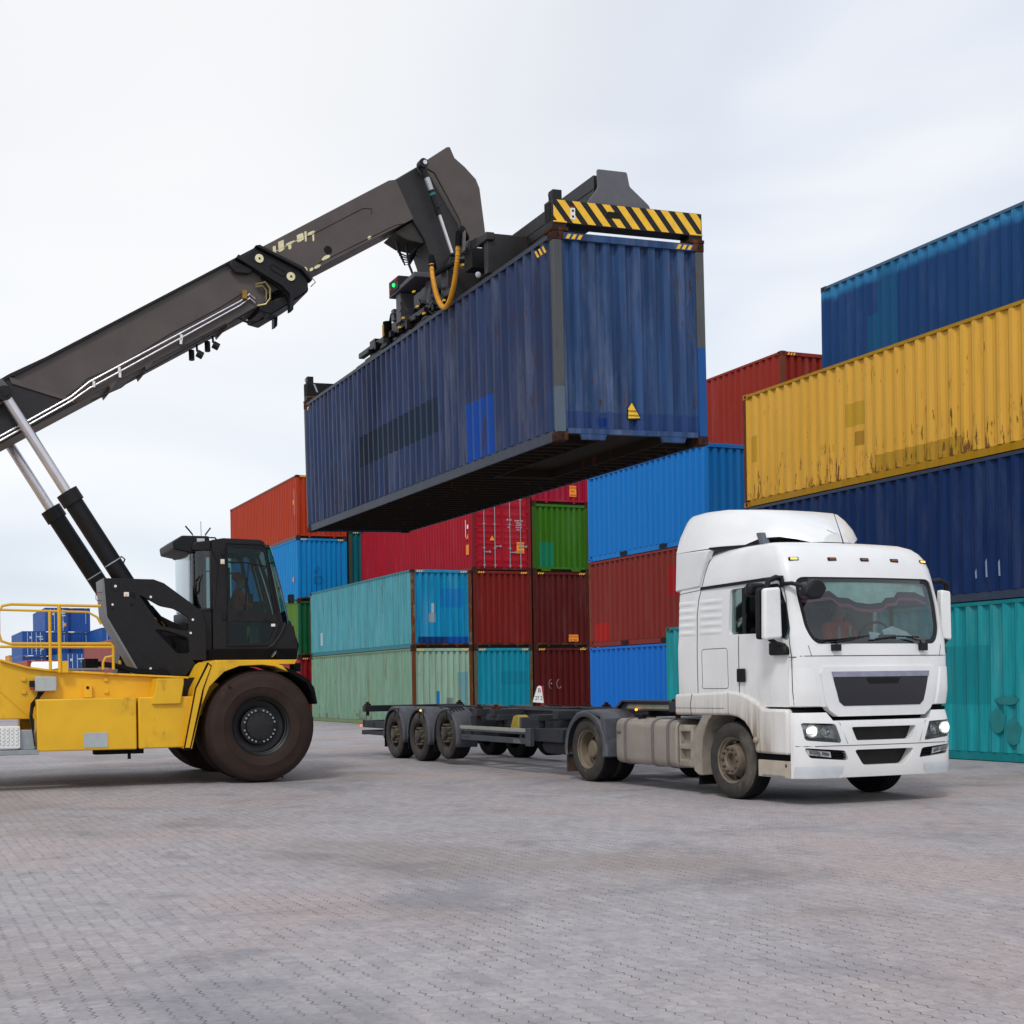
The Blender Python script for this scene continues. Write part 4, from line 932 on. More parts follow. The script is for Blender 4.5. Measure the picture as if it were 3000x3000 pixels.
for s in (-1, 1):
    P_ = HL if s < 0 else mirr(HL)
    h = MB()
    def face(poly, off, mb, rows_=6, cols=10):
        zs = [p[1] for p in poly]; z0, z1 = min(zs) + 1e-4, max(zs) - 1e-4; A = []
        for i in range(rows_ + 1):
            z = lerp(z0, z1, i / rows_); y_s = []
            for k in range(len(poly)):
                a, b = poly[k], poly[(k + 1) % len(poly)]
                if (a[1] - z) * (b[1] - z) <= 0 and a[1] != b[1]: y_s.append(a[0] + (b[0] - a[0]) * (z - a[1]) / (b[1] - a[1]))
            y0, y1 = min(y_s), max(y_s); A.append([(bump_x(lerp(y0, y1, q / cols), z) - off, lerp(y0, y1, q / cols), z) for q in range(cols + 1)])
        return mb.grid(A)
    face(P_, .075, h.use(M_hlback))
    for (cy_, rr, zc) in ((s * 1.02, .083, .90), (s * .84, .070, .895)):
        xf_ = bump_x(cy_, zc) - .03
        h.use(M_refl).lathe([(rr, xf_), (rr * .92, xf_ - .02), (rr * .6, xf_ - .045), (rr * .3, xf_ - .05), (0, xf_ - .03)], (0, cy_, zc), 0, 24)
    h.use(M_hldark)
    lo_ = [(s * 1.10, .795), (s * .65, .765), (s * .665, .805), (s * 1.11, .835)]
    face(lo_, .05, h, 3)
    hd = h.build('headlight', None, T)
    MB().ball((bump_x(1.03, .9) - .035, s * 1.03, .905), .018, .058, .038, 14).build('headlight_bulb', M_lamp, hd)
    face(P_, .008, MB()).build('headlight_lens', M_lens, hd)
    F_ = FG if s < 0 else mirr(FG)
    f = MB().use(M_black); face(F_, .07, f)
    for k in range(3):
        z = .572 + k * .036; yy = [s * lerp(.57, .77, q / 5) for q in range(6)]
        f.grid([[(bump_x(y, z) - .01, y, z) for y in yy], [(bump_x(y, z) - .05, y, z + .02) for y in yy], [(bump_x(y, z) - .05, y, z - .004) for y in yy], [(bump_x(y, z) - .01, y, z) for y in yy]])
    f.build('fog_lamp_louvre', None, T)
    fp = [(s * 1.06, .605), (s * .77, .58), (s * .785, .655), (s * 1.09, .685)]
    fm_ = MB(); face(fp, .02, fm_.use(M_hlback), 3); fi = [(s * 1.05, .62), (s * .92, .607), (s * .925, .658), (s * 1.06, .67)]; face(fi, .016, fm_.use(M_hldark), 3); fi = [(s * .90, .605), (s * .80, .597), (s * .805, .645), (s * .905, .655)]; face(fi, .016, fm_, 3)
    fm_.build('fog_lamp', None, T)
    # grey lower corners
    cp = [[(bump_x(y, z) + .004, y, z) for y in [s * lerp(.66 if z < .4 else .62, 1.188, q / 12) for q in range(13)]] for z in (.335, .36, .40, .45, .475)]
    MB().grid(cp).build('bumper_corner', M_offwhite, T)
bs = MB()
for z in (.72,): bs.tube([(bump_x(y, z) + .0015, y, z) for y in [q * .098 - 1.18 for q in range(25)]], .004, 4)
for s in (-1, 1): bs.tube([(bump_x(s * a, z) + .0015, s * a, z) for a, z in ((.66, 1.0), (.55, .74))], .003, 4)
bs.build('bumper_seam', M_gap, T)

# wheel arch skirts
sk = [(-1.21, 1.065), (-1.21, 1.345), (-.7, 1.36), (-.02, 1.385), (.25, 1.36), (.45, 1.29), (.70, 1.165), (1.12, 1.165), (1.145, 1.10), (1.145, .95), (1.145, .615), (.52, .615), (.485, .78), (.41, .90), (.30, 1.0), (.16, 1.055), (-.01, 1.075)]
m = MB(); m.prism(sk, 1, -1.235, -1.0); m.build('wheel_arch', M_skirt, T, bevel=.035, seg=3)
m = MB(); m.prism(sk, 1, 1.0, 1.235); m.build('wheel_arch', M_skirt, T, bevel=.035, seg=3)
m = MB(); m.tube([(-.82, -1.237, 1.07), (-.84, -1.237, 1.2), (-.80, -1.237, 1.35)], .005, 4).tube([(-1.2, -1.237, 1.16), (-.1, -1.237, 1.165)], .0025, 4).tube([(-.01, -1.237, 1.08), (-.01, -1.237, 1.37)], .0025, 4); m.build('skirt_seam', M_gap, T)
MB().ball((.56, -1.25, .775), .042, .03, .042, 12).build('side_lamp', plain('beige_side_lamp', '#9a8a78', .4), T)
stp = MB().use(plain('dirty_step', '#b3a797', .5, var=.1, dirt='#6f6048', damt=.1)).box(.545, 1.145, -1.205, -.9, .33, .535).use(M_hole).box(1.06, 1.09, -1.209, -1.2, .46, .50).use(M_steel).box(.62, 1.06, -1.215, -1.2, .345, .365)
stp.build('step_box', None, T, bevel=.015)
MB().box(.55, 1.145, .9, 1.205, .33, .535).build('step_box', M_skirt, T, bevel=.015)
MB().box(.5, 1.2, -1.15, 1.15, .50, 1.16).box(-1.15, .5, -.85, .85, 1.08, 1.30).build('cab_floor', M_blackm, T)
# mirrors
mm = MB().use(M_black).prism(rnd_poly([(.66, 2.03), (1.02, 2.03), (1.02, 2.66), (.70, 2.66)], .06), 1, -1.50, -1.40)
mm.build('mirror_housing', None, T, bevel=.03)
for s in (-1, 1):
    fx = 0.0
    base_m = thing_ = None
    mir = MB().use(M_black).prism(rnd_poly([(s * 1.29, 2.01), (s * 1.545, 2.01), (s * 1.54, 2.63), (s * 1.30, 2.65)] if s > 0 else [(-1.545, 2.01), (-1.29, 2.01), (-1.30, 2.65), (-1.54, 2.63)], .04), 0, .96, 1.02).use(M_white)
    mir.prism(rnd_poly([(s * 1.25, 2.02), (s * 1.51, 2.00), (s * 1.50, 2.62), (s * 1.27, 2.64)] if s > 0 else [(-1.51, 2.00), (-1.25, 2.02), (-1.27, 2.64), (-1.50, 2.62)], .04), 0, 1.02, 1.11)
    mo = mir.build('wing_mirror', None, T, bevel=.03, seg=3)
    if s > 0:
        for v_ in mo.data.vertices: v_.co.y = 1.235 + (v_.co.y - 1.25) * .66; v_.co.x -= .03
    MB().tube([(1.0, s * 1.17, 2.74), (1.02, s * 1.27, 2.76), (1.02, s * 1.38, 2.72), (1.0, s * 1.42, 2.60)], .035, 8).tube([(1.08, s * 1.20, 1.93), (1.04, s * 1.30, 1.96), (1.02, s * 1.38, 2.02)], .03, 8).build('mirror_arm', M_black, mo)
    MB().prism(rnd_poly([(.84, 1.82), (1.15, 1.82), (1.14, 1.91), (1.04, 1.97), (.84, 1.98)], .03), 1, s * 1.26, s * 1.17).build('mirror_foot', M_black, mo, bevel=.02)
bpy.data.objects.remove([o for o in T.children if o.name.startswith('mirror_housing')][0])
# wide angle mirror ahead of the door edge, and the kerb mirror arm over the corner
MB().box(.72, .84, -1.52, -1.26, 2.54, 2.71).build('wide_angle_mirror', M_black, T, bevel=.05, seg=3)
km = MB().prism(rnd_poly([(-.17, -.06), (-.09, -.115), (.07, -.105), (.16, .02), (.09, .12), (.0, .135), (-.15, .02)], .035), 0, -.07, .07).build('kerb_mirror', M_black, T, bevel=.03, seg=3, loc=(1.36, -1.0, 2.585))
MB().tube([(1.03, -1.19, 2.68), (1.16, -1.15, 2.68), (1.32, -1.05, 2.62)], .025, 8).ball((1.04, -1.20, 2.70), .035, .03, .07, 8).build('mirror_arm', M_black, km, loc=(-1.36, 1.0, -2.585))

# chassis, tank, battery box, fenders, wheels
MB().box(-5.0, 1.1, -.43, -.36, .72, .98).box(-5.0, 1.1, .36, .43, .72, .98).box(-3.9, -3.7, -.43, .43, .75, .95).box(-2.2, -2.0, -.43, .43, .75, .95).build('chassis_frame', M_blackm, T)
MB().tube([(0, -.95, .5), (0, .95, .5)], .07, 8).tube([(-3.6, -.9, .5), (-3.6, .9, .5)], .09, 8).ball((-3.6, 0, .5), .24, .2, .24).build('axle', M_blackm, T)
tk = rnd_poly([(-1.21, .33), (-.62, .33), (-.62, .99), (-1.21, .99)], .13, 5)
tkm = MB().prism(tk, 0, -2.78, -1.22).build('fuel_tank', M_tank, T, bevel=.025, seg=3)
for x in (-2.52, -1.80, -1.42):
    n_ = rnd_poly([(-1.222, .318), (-.61, .318), (-.61, 1.002), (-1.222, 1.002)], .14, 5); MB().prism(n_, 0, x - .03, x + .03).build('tank_strap', plain('grey_strap', '#6d6663', .5), tkm)
MB().tube([(-2.28, -1.05, .98), (-2.28, -1.10, 1.04)], .055, 12).tube([(-2.34, -1.1, 1.04), (-2.18, -1.02, 1.06)], .03, 6).build('filler_cap', M_black, tkm)
MB().tube([(-2.72, -1.215, .78), (-2.72, -1.20, .78)], .022, 10).tube([(-2.66, -1.215, .78), (-2.66, -1.20, .78)], .022, 10).build('tank_port', M_rimg, tkm)
bb = MB().use(M_dirty).box(-1.20, -.86, -1.19, -.7, .35, .93); bo = bb.build('battery_box', None, T, bevel=.03)
cut(bo, [MB().box(-1.15, -.92, -1.25, -1.10, .45, .60), MB().box(-1.15, -.92, -1.25, -1.10, .66, .84)], bevel=.01)
MB().prism([(-.80, .32), (-.70, .27), (-.62, .27), (-.64, .55), (-.60, .78), (-.48, 1.0), (-.36, 1.09), (-.58, 1.09), (-.76, .88), (-.84, .7)], 1, -1.22, -.78).build('front_mudguard', M_dirty, T, bevel=.015)
MB().box(-.72, -.70, -1.2, -.85, .14, .32).build('mud_flap', M_blackm, T)
MB().box(-2.1, -1.1, -.40, .40, 1.0, 1.02).box(-2.1, -.9, -.95, -.5, 1.0, 1.02).build('catwalk', M_steel, T)
for i, s in enumerate((-1, 1)):
    truck_wheel(T, 0, s * 1.20, 'front')
    truck_wheel(T, -3.6, s * 1.22, 'rear', w=.28)
    truck_wheel(T, -3.6, s * .90, 'rear', w=.28)
    f = MB(); N_ = 22; ro, ri = .60, .575
    arc = [R(a) for a in [205 - k * (205 + 18) / N_ for k in range(N_ + 1)]]
    outer = [(-3.6 + (ro) * math.cos(a) * 1.06, max(.42, .50 + ro * math.sin(a))) for a in arc]; inr = [(-3.6 + ri * math.cos(a) * 1.06, max(.42, .50 + ri * math.sin(a))) for a in arc]
    def ring(pts, ya, yb): return [[(x, ya, z) for x, z in pts], [(x, yb, z) for x, z in pts]]
    ya, yb = s * 1.25, s * .60
    prof_y = [(s * 1.27, -.10), (s * 1.27, -.03), (s * 1.24, .0), (s * 1.0, .012), (s * .6, .012)]
    f.grid([[(-3.6 + (ro + d) * math.cos(a) * 1.06, yy, max(.40, .50 + (ro + d) * math.sin(a))) for a in arc] for yy, d in prof_y])
    fo = f.build('rear_fender', M_fend, T); sld = fo.modifiers.new('solid', 'SOLIDIFY'); sld.thickness = .012
    MB().box(-4.24, -4.22, *sorted((s * 1.22, s * .75)), .12, .60).build('mud_flap', plain('brown_mud_flap', '#4a3a30', .8), T)
MB().prism([(-3.02, .98), (-3.12, 1.06), (-3.5, 1.10), (-3.5, 1.07), (-3.15, 1.0), (-3.05, .60), (-2.98, .60)], 1, -1.26, -.95).build('fender_bracket', M_fend, T, bevel=.01)
MB().lathe([(.0, 1.10), (.42, 1.10), (.44, 1.07), (.44, 1.03), (0, 1.03)], (-3.0, 0, 0), 2, 28).box(-3.4, -2.7, -.45, .45, .97, 1.03).build('fifth_wheel', M_blackm, T)
MB().tube([(-1.9, -.45, 1.05), (-2.2, -.3, 1.35), (-2.5, -.1, 1.15)], .02, 6).tube([(-1.9, -.4, 1.05), (-2.15, -.2, 1.30), (-2.45, .0, 1.15)], .02, 6).build('air_hose', plain('blue_hose', '#1c60b0', .5), T)

# ------------------------------------------------------------------ skeletal trailer: origin at the king pin, x forward
TRL = thing('skeletal_trailer', 'empty dark grey skeletal container trailer behind the white lorry', 'trailer', (4.57362989, 19.99773482, 0), -1.19958726)
M_tr = plain('trailer_grey_paint', '#383c42', .55, var=.15, dirt='#4c443a', damt=.06)
M_trd = plain('trailer_dark_steel', '#23252a', .65, var=.2, dirt='#40382e', damt=.06)
M_alu = plain('pale_guard_rail', '#9a9a90', .5, metal=.2, var=.1)
for s in (-1, 1):
    ya, yb = sorted((s * .50, s * .62))
    m = MB().prism([(-10.4, 1.05), (-.80, 1.05), (-.55, 1.22), (1.85, 1.22), (1.85, 1.245), (-.57, 1.245), (-.85, 1.075), (-10.4, 1.075)], 1, ya, yb)
    m.prism([(-10.4, .74), (-1.1, .74), (-1.0, .76), (-1.0, .78), (-10.4, .76)], 1, ya, yb)
    yc = s * .56; m.prism([(-10.4, .75), (-1.0, .75), (-.72, 1.05), (-.5, 1.09), (1.85, 1.09), (1.85, 1.23), (-.56, 1.23), (-.82, 1.06), (-10.4, 1.06)], 1, yc - .008, yc + .008)
    m.build('main_beam', M_tr, TRL)
MB().prism([(-.50, 1.115), (1.3, 1.115), (1.3, 1.175), (-.45, 1.175)], 1, -.572, -.568).build('reflective_strip', plain('olive_strip', '#8a8a72', .5), TRL)
MB().box(1.3, 1.62, -.64, -.62, 1.10, 1.22).build('reflector_plate', M_alu, TRL)
for x, zt in ((-10.32, 1.10), (-4.6, 1.09), (-3.9, 1.09), (-1.6, 1.09), (1.7, 1.25)):
    b = MB().box(x - .09, x + .09, -1.22, 1.22, zt - .15, zt - .01)
    bo = b.build('bolster', M_trd, TRL, bevel=.012)
    if x in (-10.32, -4.6, -3.9, 1.7):
        for s in (-1, 1):
            MB().box(x - .06, x + .06, s * 1.13 - .06, s * 1.13 + .06, zt - .01, zt + .03).box(x - .02, x + .02, s * 1.13 - .035, s * 1.13 + .035, zt + .03, zt + .07).tube([(x, s * 1.13, zt - .14), (x, s * 1.13, zt - .24)], .04, 8).build('twist_lock', M_castg, bo, bevel=.006)
m = MB()
for x in (-9.6, -8.9, -8.0, -6.6, -5.2, -3.0, -2.2, -1.3): m.box(x - .04, x + .04, -.5, .5, .82, 1.0)
m.build('cross_member', M_trd, TRL)
rb = MB().box(-10.45, -9.1, -1.20, -1.10, .60, .76).box(-10.45, -10.35, -1.2, 1.2, .60, .76).prism([(-10.55, .44), (-10.35, .44), (-10.35, .54), (-10.5, .54)], 1, -1.2, 1.2).box(-10.5, -9.1, -1.21, -1.12, .45, .54)
rb.box(-10.2, -10.0, -.55, -.45, .5, .8).box(-10.2, -10.0, .45, .55, .5, .8)
rb = rb.build('rear_bumper', M_trd, TRL, bevel=.008)
MB().box(-10.15, -9.75, -1.215, -1.19, .64, .70).build('tail_lamp', M_black, rb)
M_amb = emit('amber_light', '#ff7a20', 6.0); M_redl = emit('red_light', '#ff4020', 5.0)
MB().ball((-10.62, -1.18, .64), .022).build('position_lamp', M_redl, rb)
AX = [-8.457, -7.147, -5.837]
for i, x in enumerate(AX):
    up = .10 if i == 2 else 0
    MB().tube([(x, -1.0, .5 + up), (x, 1.0, .5 + up)], .07, 10).box(x - .35, x + .05, -.58, -.48, .5 + up, .62 + up).box(x - .35, x + .05, .48, .58, .5 + up, .62 + up).lathe([(0, .02), (.12, .0), (.13, -.18), (0, -.2)], (x - .3, -.53, .80), 2, 14).build('axle', M_trd, TRL)
    for s in (-1, 1):
        truck_wheel(TRL, x, s * 1.25, 'trailer', w=.36, z=.5 + up)
        f = MB(); N_ = 18; arc = [R(190 - k * 205 / N_) for k in range(N_ + 1)]
        f.grid([[(x + (.575 + d) * math.cos(a), yy, .50 + (.575 + d) * math.sin(a)) for a in arc] for yy, d in ((s * 1.27, -.06), (s * 1.27, -.01), (s * 1.25, .01), (s * .85, .015))])
        fo = f.build('fender', M_fend, TRL); sld = fo.modifiers.new('solid', 'SOLIDIFY'); sld.thickness = .012
        MB().box(x - .58, x - .56, *sorted((s * 1.24, s * .9)), .22, .46).build('mud_flap', M_blackm, fo)
        if s < 0:
            q = MB()
            for dx in (.08, .30): q.box(x + dx - .012, x + dx + .012, -1.275, -1.262, .86, 1.05)
            q.box(x + .02, x + .40, -1.272, -1.262, 1.035, 1.055); q.build('fender_bracket', M_black, fo)
MB().ball((-6.95, -1.285, 1.02), .02).build('position_lamp', M_amb, TRL); MB().ball((-.18, -.60, 1.10), .02).build('position_lamp', M_amb, TRL)
gd = MB().use(M_alu).box(-5.24, -2.62, -1.225, -1.195, .70, .765).use(M_tr).box(-5.24, -2.62, -1.222, -1.195, .665, .70).box(-5.24, -2.62, -1.225, -1.195, .50, .60).box(-2.62, -2.44, -1.23, -1.15, .47, .77).box(-4.9, -4.84, -1.19, -.6, .55, .95).box(-2.9, -2.84, -1.19, -.6, .55, .95)
gd = gd.build('side_guard', None, TRL, bevel=.006)
text('KOGEL', .085, M_alu, gd, (-2.92, -1.228, .515), (R(90), 0, 0)); text('www.kogel.com', .05, M_tr, gd, (-4.95, -1.228, .545), (R(90), 0, 0))
MB().use(M_tr).box(-5.24, -2.62, 1.195, 1.225, .50, .60).box(-5.24, -2.62, 1.195, 1.225, .67, .765).build('side_guard', None, TRL)
for s in (-1, 1): MB().box(-1.32, -1.18, s * .95 - .06, s * .95 + .06, .42, 1.06).box(-1.29, -1.21, s * .95 - .045, s * .95 + .045, .36, .42).prism([(-1.42, .32), (-1.08, .32), (-1.14, .38), (-1.36, .38)], 1, s * .95 - .12, s * .95 + .12).build('landing_leg', M_trd, TRL, bevel=.008)
MB().box(-2.44, -1.50, -1.15, -.66, .56, .78).tube([(-2.35, -.9, .50), (-1.55, -.9, .50)], .15, 16).build('equipment_box', M_trd, TRL, bevel=.01)
MB().prism([(-3.55, .70), (-3.12, .70), (-3.2, .96), (-3.28, .98), (-3.4, .96)], 1, -1.05, -.85).build('wheel_chock', plain('yellow_chock', '#a08a2c', .6, dirt='#5a4a20', damt=.1), TRL, bevel=.015)
MB().tube([(-2.3, -.62, .78), (-1.9, -.75, .88), (-1.5, -.6, .95)], .015, 6).build('air_hose', M_trd, TRL)
m = MB().box(-4.2, -3.7, -1.18, -.7, .88, .98).tube([(-3.95, -1.0, .92), (-3.95, -1.0, .72)], .05, 10); m.build('valve_gear', M_trd, TRL, bevel=.008)
m = MB().box(-2.5, -2.2, -1.2, -.6, .90, 1.0).tube([(-2.35, -1.05, .92), (-2.35, -1.05, .78)], .05, 10)
m.build('valve_gear', M_trd, TRL, bevel=.008)

# ------------------------------------------------------------------ container lifting machine: x forward, near side is y < 0
RY = .342
RS = thing('reach_stacker', 'yellow and black container lifting machine holding the blue container with its raised boom', 'reach stacker', (-2.5578, 22.8234, 0), RY)
M_bigt = plain('big_brown_black_tyre', '#342823', .82, var=.14, scale=3, dirt='#4e3a2e', damt=.08, spec=.22)
M_bigr = plain('black_wheel_rim', '#131315', .5, var=.15)
def big_wheel(x, y, outer=True, R_=.905, w=.48, parent=RS):
    s = 1 if y < 0 else -1
    def L(p, mb): return mb.lathe([(r, s * a) for r, a in p], (x, y, R_), 1, 64)
    rim = MB().use(M_bigr); L([(.46, .02), (.475, .0), (.47, .03), (.44, .05), (.435, .09), (.42, .10), (.41, .22), (.31, .24), (.30, .14), (.285, .13), (.22, .13), (.215, .09), (.15, .085), (.05, .075), (0, .075)], rim)
    for k in range(24):
        a = 2 * math.pi * k / 24; rim.use(M_steel if k % 6 else M_bigr).tube([(x + .255 * math.cos(a), y + s * .13, R_ + .255 * math.sin(a)), (x + .255 * math.cos(a), y + s * .095, R_ + .255 * math.sin(a))], .016, 6)
    rim.use(M_bigr)
    for k in range(12):
        a = 2 * math.pi * k / 12; rim.tube([(x + .19 * math.cos(a), y + s * .09, R_ + .19 * math.sin(a)), (x + .19 * math.cos(a), y + s * .07, R_ + .19 * math.sin(a))], .012, 6)
    r = rim.build('wheel', None, parent)
    t = MB().use(M_bigt); L([(.465, .015), (.49, -.005), (.55, -.03), (.62, -.045), (.625, -.052), (.64, -.045), (.74, -.045), (.80, -.03), (.845, .0), (.85, -.004), (.858, .008), (.885, .05), (.90, .12), (R_, .2), (R_, w - .12), (.88, w - .02), (.80, w + .03), (.60, w + .04), (.46, w)], t)
    for a_, rr in ((2.25, .80), (1.95 + math.pi, .86)): t.use(M_hole).prism([(x + rr * math.cos(a_ - .018), R_ + rr * math.sin(a_ - .018)), (x + (rr + .05) * math.cos(a_), R_ + (rr + .05) * math.sin(a_)), (x + rr * math.cos(a_ + .03), R_ + rr * math.sin(a_ + .03))], 1, y - s * .052, y + s * .03)
    t = t.build('tyre', None, r)
    return r
for s in (-1, 1):
    big_wheel(0, s * 2.08); big_wheel(0, s * 1.50)
    big_wheel(-6.0, s * 1.75)
MB().tube([(0, -1.6, .905), (0, 1.6, .905)], .22, 14).box(-.35, .35, -.9, .9, .6, 1.2).tube([(-6, -1.5, .905), (-6, 1.5, .905)], .16, 12).build('axle', M_blackm, RS)
# main frame
fm = MB()
for s in (-1, 1):
    ya, yb = sorted((s * 1.44, s * 1.50))
    fm.prism([(-8.2, 1.15), (-.9, 1.05), (-.55, 1.3), (-.55, 1.60), (-1.05, 1.685), (-2.25, 1.755), (-3.2, 1.82), (-3.57, 1.87), (-3.97, 1.99), (-5.0, 2.15), (-6.5, 2.2), (-8.2, 2.2)], 1, ya, yb)
fm.box(-8.1, -.6, -1.44, 1.44, 1.1, 1.22).box(-3.9, -1.0, -1.44, 1.44, 1.60, 1.66).box(-8.2, -4.0, -1.44, 1.44, 1.9, 2.0)
fm.build('chassis', M_yel, RS, bevel=.012)
MB().prism([(-3.97, 1.985), (-3.57, 1.865), (-3.2, 1.815), (-2.25, 1.75), (-1.05, 1.68), (-1.05, 1.715), (-2.25, 1.785), (-3.2, 1.85), (-3.57, 1.9), (-3.97, 2.02)], 1, -1.56, -1.40).build('chassis_flange', M_yel, RS, bevel=.008)
MB().prism([(-8.7, .8), (-7.0, 1.0), (-7.0, 2.6), (-8.7, 2.6)], 1, -1.7, 1.7).build('counterweight', M_yel, RS, bevel=.06)
MB().box(-6.6, -4.4, -1.0, 1.0, 2.1, 2.7).build('engine_hood', M_yel, RS, bevel=.05)
for s in (-1, 1): MB().prism([(-7.9, 2.3), (-6.9, 2.3), (-7.3, 3.5), (-7.6, 3.7), (-7.9, 3.5)], 1, s * .62 - .05, s * .62 + .05).build('boom_bracket', M_dark, RS)
tk = MB().prism([(-3.47, .60), (-1.965, .59), (-1.965, 1.40), (-3.47, 1.39)], 1, -1.97, -1.5).build('side_tank', M_yel, RS, bevel=.02, seg=3)
MB().prism([(-1.935, .595), (-1.24, .60), (-1.045, 1.40), (-1.935, 1.40)], 1, -1.97, -1.5).build('side_tank', M_yel, RS, bevel=.02, seg=3)
MB().box(-3.47, -1.1, 1.5, 1.97, .6, 1.4).build('side_tank', M_yel, RS, bevel=.02)
MB().box(-2.775, -2.41, -1.978, -1.96, .635, .865).build('access_plate', M_ltgrey, tk, bevel=.004)
MB().box(-2.6, -1.85, -1.9, -1.6, .52, .60).box(-2.1, -2.05, -1.9, -1.88, .44, .6).build('drain_gear', M_blackm, RS)
MB().prism([(-1.73, 1.285), (-1.28, 1.285), (-1.225, 1.60), (-1.225, 1.685), (-1.65, 1.685), (-1.65, 1.60)], 1, -2.02, -1.5).build('toolbox', M_yel, RS, bevel=.012)
MB().box(-1.42, -.95, -1.55, -1.1, 1.40, 1.70).build('hydraulic_box', M_black, RS)
eb = MB().box(-3.46, -3.135, -1.64, -1.50, 1.515, 1.74).build('electric_box', M_ltgrey, RS, bevel=.012)
MB().box(-3.54, -3.46, -1.60, -1.52, 1.58, 1.68).build('socket', M_black, eb); MB().box(-3.53, -3.48, -1.61, -1.53, 1.54, 1.58).build('socket_cap', M_red, eb)
m = MB()
for k in range(4): m.tube([(-3.40 + k * .03, -1.56, 1.52), (-3.44 + k * .015, -1.60, 1.42), (-3.54 + k * .01, -1.80, 1.32 - k * .02), (-3.57 + k * .012, -1.90, 1.15), (-3.52, -1.90, .85), (-3.50, -1.9, .68)], .011, 5)
m.build('cable_bundle', M_black, RS)
MB().prism([(-2.72, 1.405), (-2.59, 1.405), (-2.59, 1.60), (-2.72, 1.60)], 1, -1.56, -1.50).use(M_hole).tube([(-2.655, -1.565, 1.56), (-2.655, -1.55, 1.56)], .025, 10).build('lifting_lug', M_yel, RS)
for x, z in ((-3.62, 1.70), (-3.62, 1.50), (-2.36, 1.68), (-2.36, 1.49)): MB().box(x - .035, x + .035, -1.53, -1.49, z - .025, z + .025).build('bolt_pad', M_yel, RS, bevel=.005)
# reinforcement weld rib, walkway, steps
MB().tube([(-3.97, -1.502, 1.52), (-3.55, -1.502, 1.12)], .012, 5).build('weld_rib', M_yel, RS)
stp = MB().use(M_wht).box(-4.6, -3.72, -1.97, -1.62, .66, .99).use(M_steel).box(-4.6, -3.45, -1.98, -1.55, .555, .63).box(-3.72, -3.50, -1.90, -1.6, .63, .93).build('access_step', None, RS, bevel=.008)
m = MB()
for i in range(9):
    for j in range(5): m.box(-4.3 + i * .065, -4.3 + i * .065 + .025, -1.975, -1.968, .70 + j * .055, .712 + j * .055)
for i in range(9):
    for j in range(5): m.box(-4.27 + i * .065, -4.27 + i * .065 + .008, -1.975, -1.968, .715 + j * .055, .745 + j * .055)
m.build('tread_pattern', M_steel, stp)
MB().box(-3.5, -2.3, -1.40, 1.4, 1.70, 1.79).box(-3.1, -2.3, -1.38, -.6, 1.84, 1.87).build('walkway', M_steel, RS)
rl = MB(); ry = -1.62
def arcp(pts, r=.10): return [(x, ry, z) for x, z in rnd_poly(pts, r, 4)]
rl.tube([(-2.44, ry, 2.835), (-3.80, ry, 2.855), (-3.93, ry, 2.83), (-3.985, ry, 2.74), (-3.985, ry, 2.40), (-3.95, ry, 2.29), (-3.83, ry, 2.25), (-2.29, ry, 2.245), (-2.26, ry, 2.20), (-2.26, ry, 1.84)], .022, 8)
rl.tube([(-3.98, ry, 2.77), (-2.64, ry, 2.74), (-2.50, ry, 2.66), (-2.44, ry, 2.55)], .018, 8).tube([(-4.6, ry, 2.21), (-2.26, ry, 2.19)], .020, 8)
rl.tube([(-3.08, ry, 2.84), (-3.08, ry, 1.80)], .030, 8).tube([(-3.225, ry, 2.75), (-3.225, ry, 1.84)], .024, 8)
rl.tube([(-2.26, ry, 2.05), (-2.38, ry, 2.03), (-2.42, ry, 1.95), (-2.42, ry, 1.84)], .020, 8).box(-3.05, -2.96, ry - .03, ry + .03, 1.80, 1.98)
rl.build('handrail', M_yel, RS)
MB().tube([(-2.05, -.9, 2.0), (-2.05, -.9, 1.85)], .02, 8).build('handrail_stub', M_yel, RS)
m = MB()
for k in range(6): m.tube([(-2.55, -1.0 - k * .04, 1.98 - .01 * k), (-2.2, -1.15 - k * .04, 1.94 - .012 * k), (-1.85, -1.3 - k * .03, 1.84 - .012 * k), (-1.35, -1.42 - k * .02, 1.80 - .01 * k)], .022, 6)
m.box(-2.65, -2.45, -1.3, -.8, 1.86, 2.02).build('hose_bundle', M_blackm, RS)
# fender over the front wheels
fo_ = [(-1.25, .58), (-1.05, 1.52), (-.84, 1.91), (-.78, 1.95), (-.45, 1.965), (.02, 1.95), (.22, 1.92), (.48, 1.82), (.78, 1.66), (.88, 1.50), (.93, 1.22)]
fi_ = [(-1.13, .58), (-.97, 1.25), (-.84, 1.55), (-.60, 1.78), (-.35, 1.87), (.02, 1.885), (.22, 1.86), (.45, 1.77), (.72, 1.61), (.83, 1.47), (.90, 1.22)]
for s in (-1, 1):
    fe = MB().prism(fo_[:8] + fi_[:8][::-1], 1, s * 2.12, s * 1.0).build('fender', M_yel, RS, bevel=.008)
    MB().prism([(.36, 1.86), (.52, 1.80), (.79, 1.64), (.88, 1.50), (.925, 1.26), (.90, 1.24), (.82, 1.47), (.74, 1.6), (.45, 1.77)], 1, s * 2.13, s * 1.0).build('fender_rubber', M_blackm, fe)
    MB().prism([(-1.26, .56), (-1.16, .56), (-.98, 1.25), (-.93, 1.52), (-.80, 1.88), (-.86, 1.93), (-1.06, 1.53)], 1, s * 2.128, s * 2.06).build('fender_flap', M_blackm, fe)
MB().use(M_yel).prism([(-1.24, .60), (-1.17, .60), (-.96, 1.5), (-.82, 1.86), (-.85, 1.90), (-1.05, 1.52)], 1, -2.14, -2.12).build('fender_edge', None, RS)
